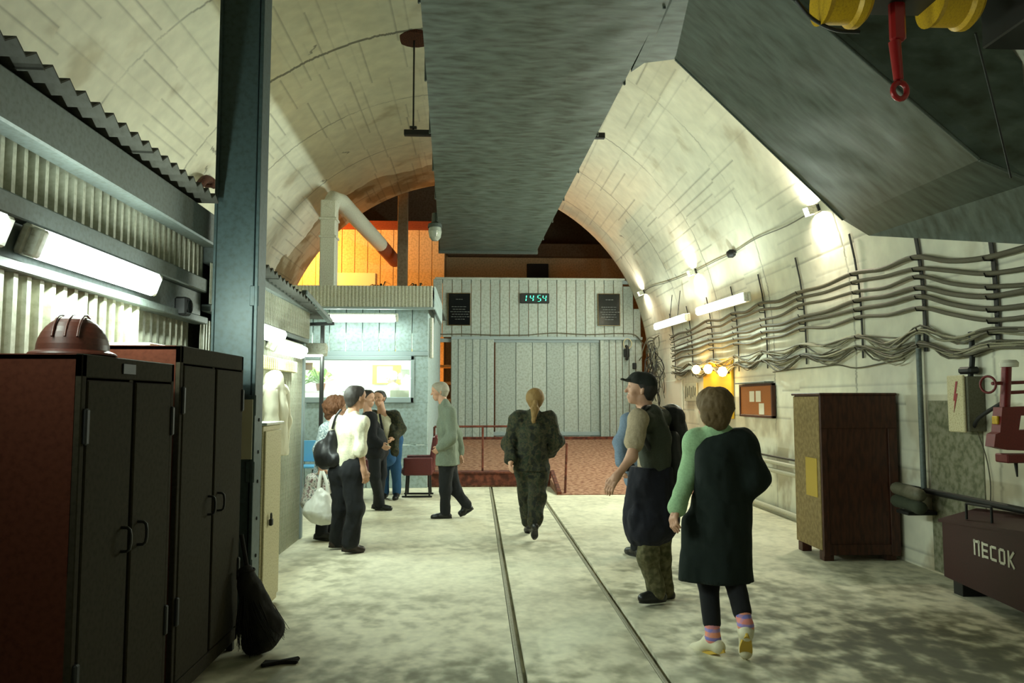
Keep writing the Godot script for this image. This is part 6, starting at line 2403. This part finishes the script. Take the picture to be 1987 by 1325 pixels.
	# the man in the white shirt
	P = person("person in a white shirt and dark baggy trousers with a black shoulder bag", at_floor(673, 1068), 2.2, 1.74, {
		"hed": W(691, 772, 8.15), "nek": W(684, 806, 8.15), "che": W(680, 840, 8.15), "wai": W(674, 884, 8.15), "pel": W(672, 910, 8.15),
		"rsh": W(702, 822, 8.03), "rel": W(700, 872, 7.98), "rwr": W(706, 912, 8.0), "rhd": W(711, 930, 8.0), "lsh": W(655, 820, 8.27), "lel": W(644, 868, 8.32), "lwr": W(652, 900, 8.36),
		"rhp": W(684, 920, 8.08), "rkn": W(690, 985, 8.05), "ran": W(680, 1056, 8.06), "rto": W(699, 1066, 8.1),
		"lhp": W(662, 920, 8.2), "lkn": W(662, 985, 8.22), "lan": W(654, 1048, 8.3), "lto": W(671, 1055, 8.34)}, M.skin, Vector3(0.9, 0.0, -0.75))
	J = P.J
	hair_cap(P, M.hair_dark, 0.091, 0.0, 0.004, [], -0.045)
	wear(P, "shirt", M.white_cloth, trunk(J, 0.022, 0.0) + sleeve(J, "l", 0.012, 1.15) + sleeve(J, "r", 0.012, 1.15) + [[J.nek + Vector3(0, -0.01, 0), J.nek + Vector3(0, 0.02, 0), 0.07, 0.062]], 0.013, 0.05, [], 0.022, 18, 6.0)
	wear(P, "trousers", M.dark_trouser, legs(J, 0.026), 0.014, 0.05, [], 0.024, 19, 6.0)
	shoes(P, M.shoe_brown, M.black)
	var bg := thing("shoulder_bag", "slouchy black shoulder bag at the back of the person in white", "bag", W(636, 905, 8.3))
	rc = func(x: float, y: float, z: float) -> Vector3: return W(x, y, z) - W(636, 905, 8.3)
	A = grid()
	sdf_into(A, [[rc.call(645, 845, 8.18), rc.call(636, 885, 8.2), 0.07, 0.13], [rc.call(628, 870, 8.22), rc.call(648, 892, 8.12), 0.09, 0.09]], 0.014, 0.06, [], 0.025, 22, 5.0)
	obj("pouch", grid_mesh(A), M.black_nylon, bg)
	st = mb()
	tube(st, smooth([rc.call(645, 832, 8.16), rc.call(652, 808, 8.14), rc.call(662, 795, 8.18)], 4), 0.014, 6)
	obj("strap", st, M.black_nylon, bg)
	# the woman with the bags
	P = person("person with curly brown hair and pale patterned blouse holding white carrier bags", at_floor(632, 1046), 1.5, 1.62, {
		"hed": W(653, 792, 8.9), "nek": W(643, 822, 8.9), "che": W(638, 855, 8.9), "wai": W(636, 890, 8.9), "pel": W(636, 915, 8.9),
		"rsh": W(634, 835, 8.75), "rel": W(622, 873, 8.7), "rwr": W(624, 905, 8.66), "rhd": W(624, 918, 8.66), "lsh": W(645, 835, 9.05)}, M.skin, Vector3(1, -0.05, -0.25))
	J = P.J
	e = P.e
	hair_cap(P, M.hair_brown, 0.11, 0.035, 0.02, [[e.call(0, 0.0, -0.06), e.call(0, -0.07, -0.06), 0.09, 0.07]])
	wear(P, "blouse", M.pattern_cloth, trunk(J, 0.03, 0.08) + sleeve(J, "l", 0.02, 1.6) + sleeve(J, "r", 0.02, 1.75), 0.014, 0.05, [[Vector3.DOWN, -(J.pel.y - 0.05)]], 0.016, 24)
	wear(P, "trousers", M.dark_trouser, legs(J, 0.014), 0.015, 0.04, [], 0.012, 25)
	shoes(P, M.shoe_black, M.black)
	for k in 2:
		var cbp := W(618, 1005, 8.62)
		var t := thing("carrier_bag", ["full white plastic carrier bag with knotted handles", "flower-printed carrier bag behind the white one"][k], "bag", cbp)
		rc = func(x: float, y: float, z: float) -> Vector3: return W(x, y, z) - cbp
		A = grid()
		if k == 0:
			sdf_into(A, [[rc.call(619, 955, 8.6), rc.call(615, 990, 8.6), 0.05, 0.135], [rc.call(632, 965, 8.6), rc.call(634, 1000, 8.58), 0.06, 0.1], [rc.call(606, 990, 8.6), rc.call(622, 1000, 8.6), 0.09, 0.1]], 0.013, 0.05, [], 0.02, 26, 6.0)
		else:
			sdf_into(A, [[rc.call(604, 930, 8.75), rc.call(600, 975, 8.75), 0.06, 0.09], [rc.call(640, 935, 8.75), rc.call(622, 965, 8.75), 0.07, 0.1], [rc.call(612, 930, 8.75), rc.call(636, 940, 8.75), 0.06, 0.07]], 0.013, 0.05, [], 0.02, 27, 6.0)
		obj("pouch", grid_mesh(A), [M.white_bag, M.print_bag][k], t)
		st = mb()
		if k == 0:
			tube(st, smooth([rc.call(617, 958, 8.6), rc.call(620, 932, 8.62), rc.call(624, 914, 8.64)], 4), 0.02, 8)
			tube(st, smooth([rc.call(638, 965, 8.6), rc.call(634, 938, 8.62), rc.call(626, 914, 8.64)], 4), 0.018, 8)
		else:
			tube(st, smooth([rc.call(606, 930, 8.74), rc.call(616, 918, 8.7), rc.call(626, 913, 8.66)], 4), 0.014, 8)
		obj("handle", st, [M.white_bag, M.print_bag][k], t)
	# the man in black
	P = person("person in a black top and black trousers standing behind the one in white", at_floor(730, 992), 1.25, 1.74, {
		"hed": W(713, 774, 11.1), "nek": W(714, 803, 11.1), "che": W(720, 832, 11.1), "wai": W(724, 868, 11.1), "rsh": W(720, 810, 10.95), "lsh": W(714, 808, 11.27), "lel": W(722, 850, 11.3), "lwr": W(734, 866, 11.2), "rel": W(723, 852, 10.9), "rwr": W(738, 862, 10.88), "ran": W(738, 982, 11.15), "rto": W(745, 992, 11.12)}, M.skin, Vector3(0.95, 0, 0.4), false)
	J = P.J
	hair_cap(P, M.hair_dark, 0.092, 0.01)
	wear(P, "jumper", M.black_cloth, trunk(J, 0.025) + sleeve(J, "l", 0.02, 1.5) + sleeve(J, "r", 0.02, 1.9), 0.015, 0.05, [], 0.014, 28)
	wear(P, "trousers", M.dark_trouser, legs(J, 0.012), 0.015, 0.04, [], 0.012, 29)
	shoes(P, M.shoe_black, M.black)
	# the man in jeans
	P = person("person in camouflage jacket and blue jeans facing us with a hand on the hip", at_floor(757, 968), -0.2, 1.72, {
		"hed": W(736, 773, 12.0), "nek": W(741, 799, 12.0), "che": W(747, 832, 12.0), "wai": W(750, 868, 12.0), "pel": W(752, 888, 12.0),
		"lsh": W(766, 806, 12.0), "lel": W(779, 832, 12.05), "lwr": W(762, 850, 11.85), "lhd": W(756, 856, 11.8), "rsh": W(724, 806, 12.0)}, M.skin, Vector3(-0.35, 0, 1))
	J = P.J
	hair_cap(P, M.hair_dark, 0.088, 0.0, 0.003)
	wear(P, "shirt", M.white_cloth, trunk(J, 0.0, 0.0), 0.015, 0.04, [], 0.008, 30)
	var fl := J.che as Vector3
	wear(P, "jacket", M.camo, [[J.wai + Vector3(-0.09, -0.06, -0.02), J.che + Vector3(-0.1, 0, -0.02), 0.1, 0.1], [J.wai + Vector3(0.09, -0.06, -0.02), J.che + Vector3(0.1, 0, -0.02), 0.1, 0.1], [J.wai + Vector3(0, 0, -0.08), J.che + Vector3(0, 0.1, -0.07), 0.1, 0.1], [J.lsh, J.nek + Vector3(0.05, -0.02, -0.03), 0.075, 0.05], [J.rsh, J.nek + Vector3(-0.05, -0.02, -0.03), 0.075, 0.05]] + sleeve(J, "l", 0.025, 1.85) + sleeve(J, "r", 0.025, 1.85), 0.014, 0.04, [], 0.02, 31)
	wear(P, "jeans", M.jeans, legs(J, 0.012), 0.015, 0.04, [], 0.012, 32)
	wear(P, "tie", M.navy_cloth, [[J.nek + Vector3(0, -0.04, 0.1), J.che + Vector3(0, 0, 0.13), 0.016, 0.02], [J.che + Vector3(0, 0, 0.13), J.wai + Vector3(0, 0.02, 0.125), 0.02, 0.026]], 0.008, 0.01, [], 0.0)
	shoes(P, M.shoe_black, M.black)
	# the attendant in the booth
	var bp := Vector3(-1.68, 0.4, -15.7)
	P = person("person in a white coat standing inside the lit booth", bp, -1.3, 1.72, {}, M.skin, Vector3(-1, 0, 0.5), false)
	J = P.J
	hair_cap(P, M.hair_grey, 0.09, 0.0, 0.003)
	wear(P, "coat", M.coat_white, trunk(J, 0.035, 0.3) + sleeve(J, "l", 0.02, 1.9) + sleeve(J, "r", 0.02, 1.9), 0.016, 0.05, [], 0.012, 33)
	wear(P, "trousers", M.dark_trouser, legs(J, 0.01), 0.018, 0.04, [], 0.0)
	shoes(P, M.shoe_black, M.black)
	var pf := mb()
	span(pf, Vector3(-3.9, 0.0, -16.9), Vector3(-0.95, 0.4, -14.05), 0.0)
	obj("inner_floor", pf, M.hall_concrete, get_node("dispatcher_booth"), Vector3(2.4, 0, 13.9))
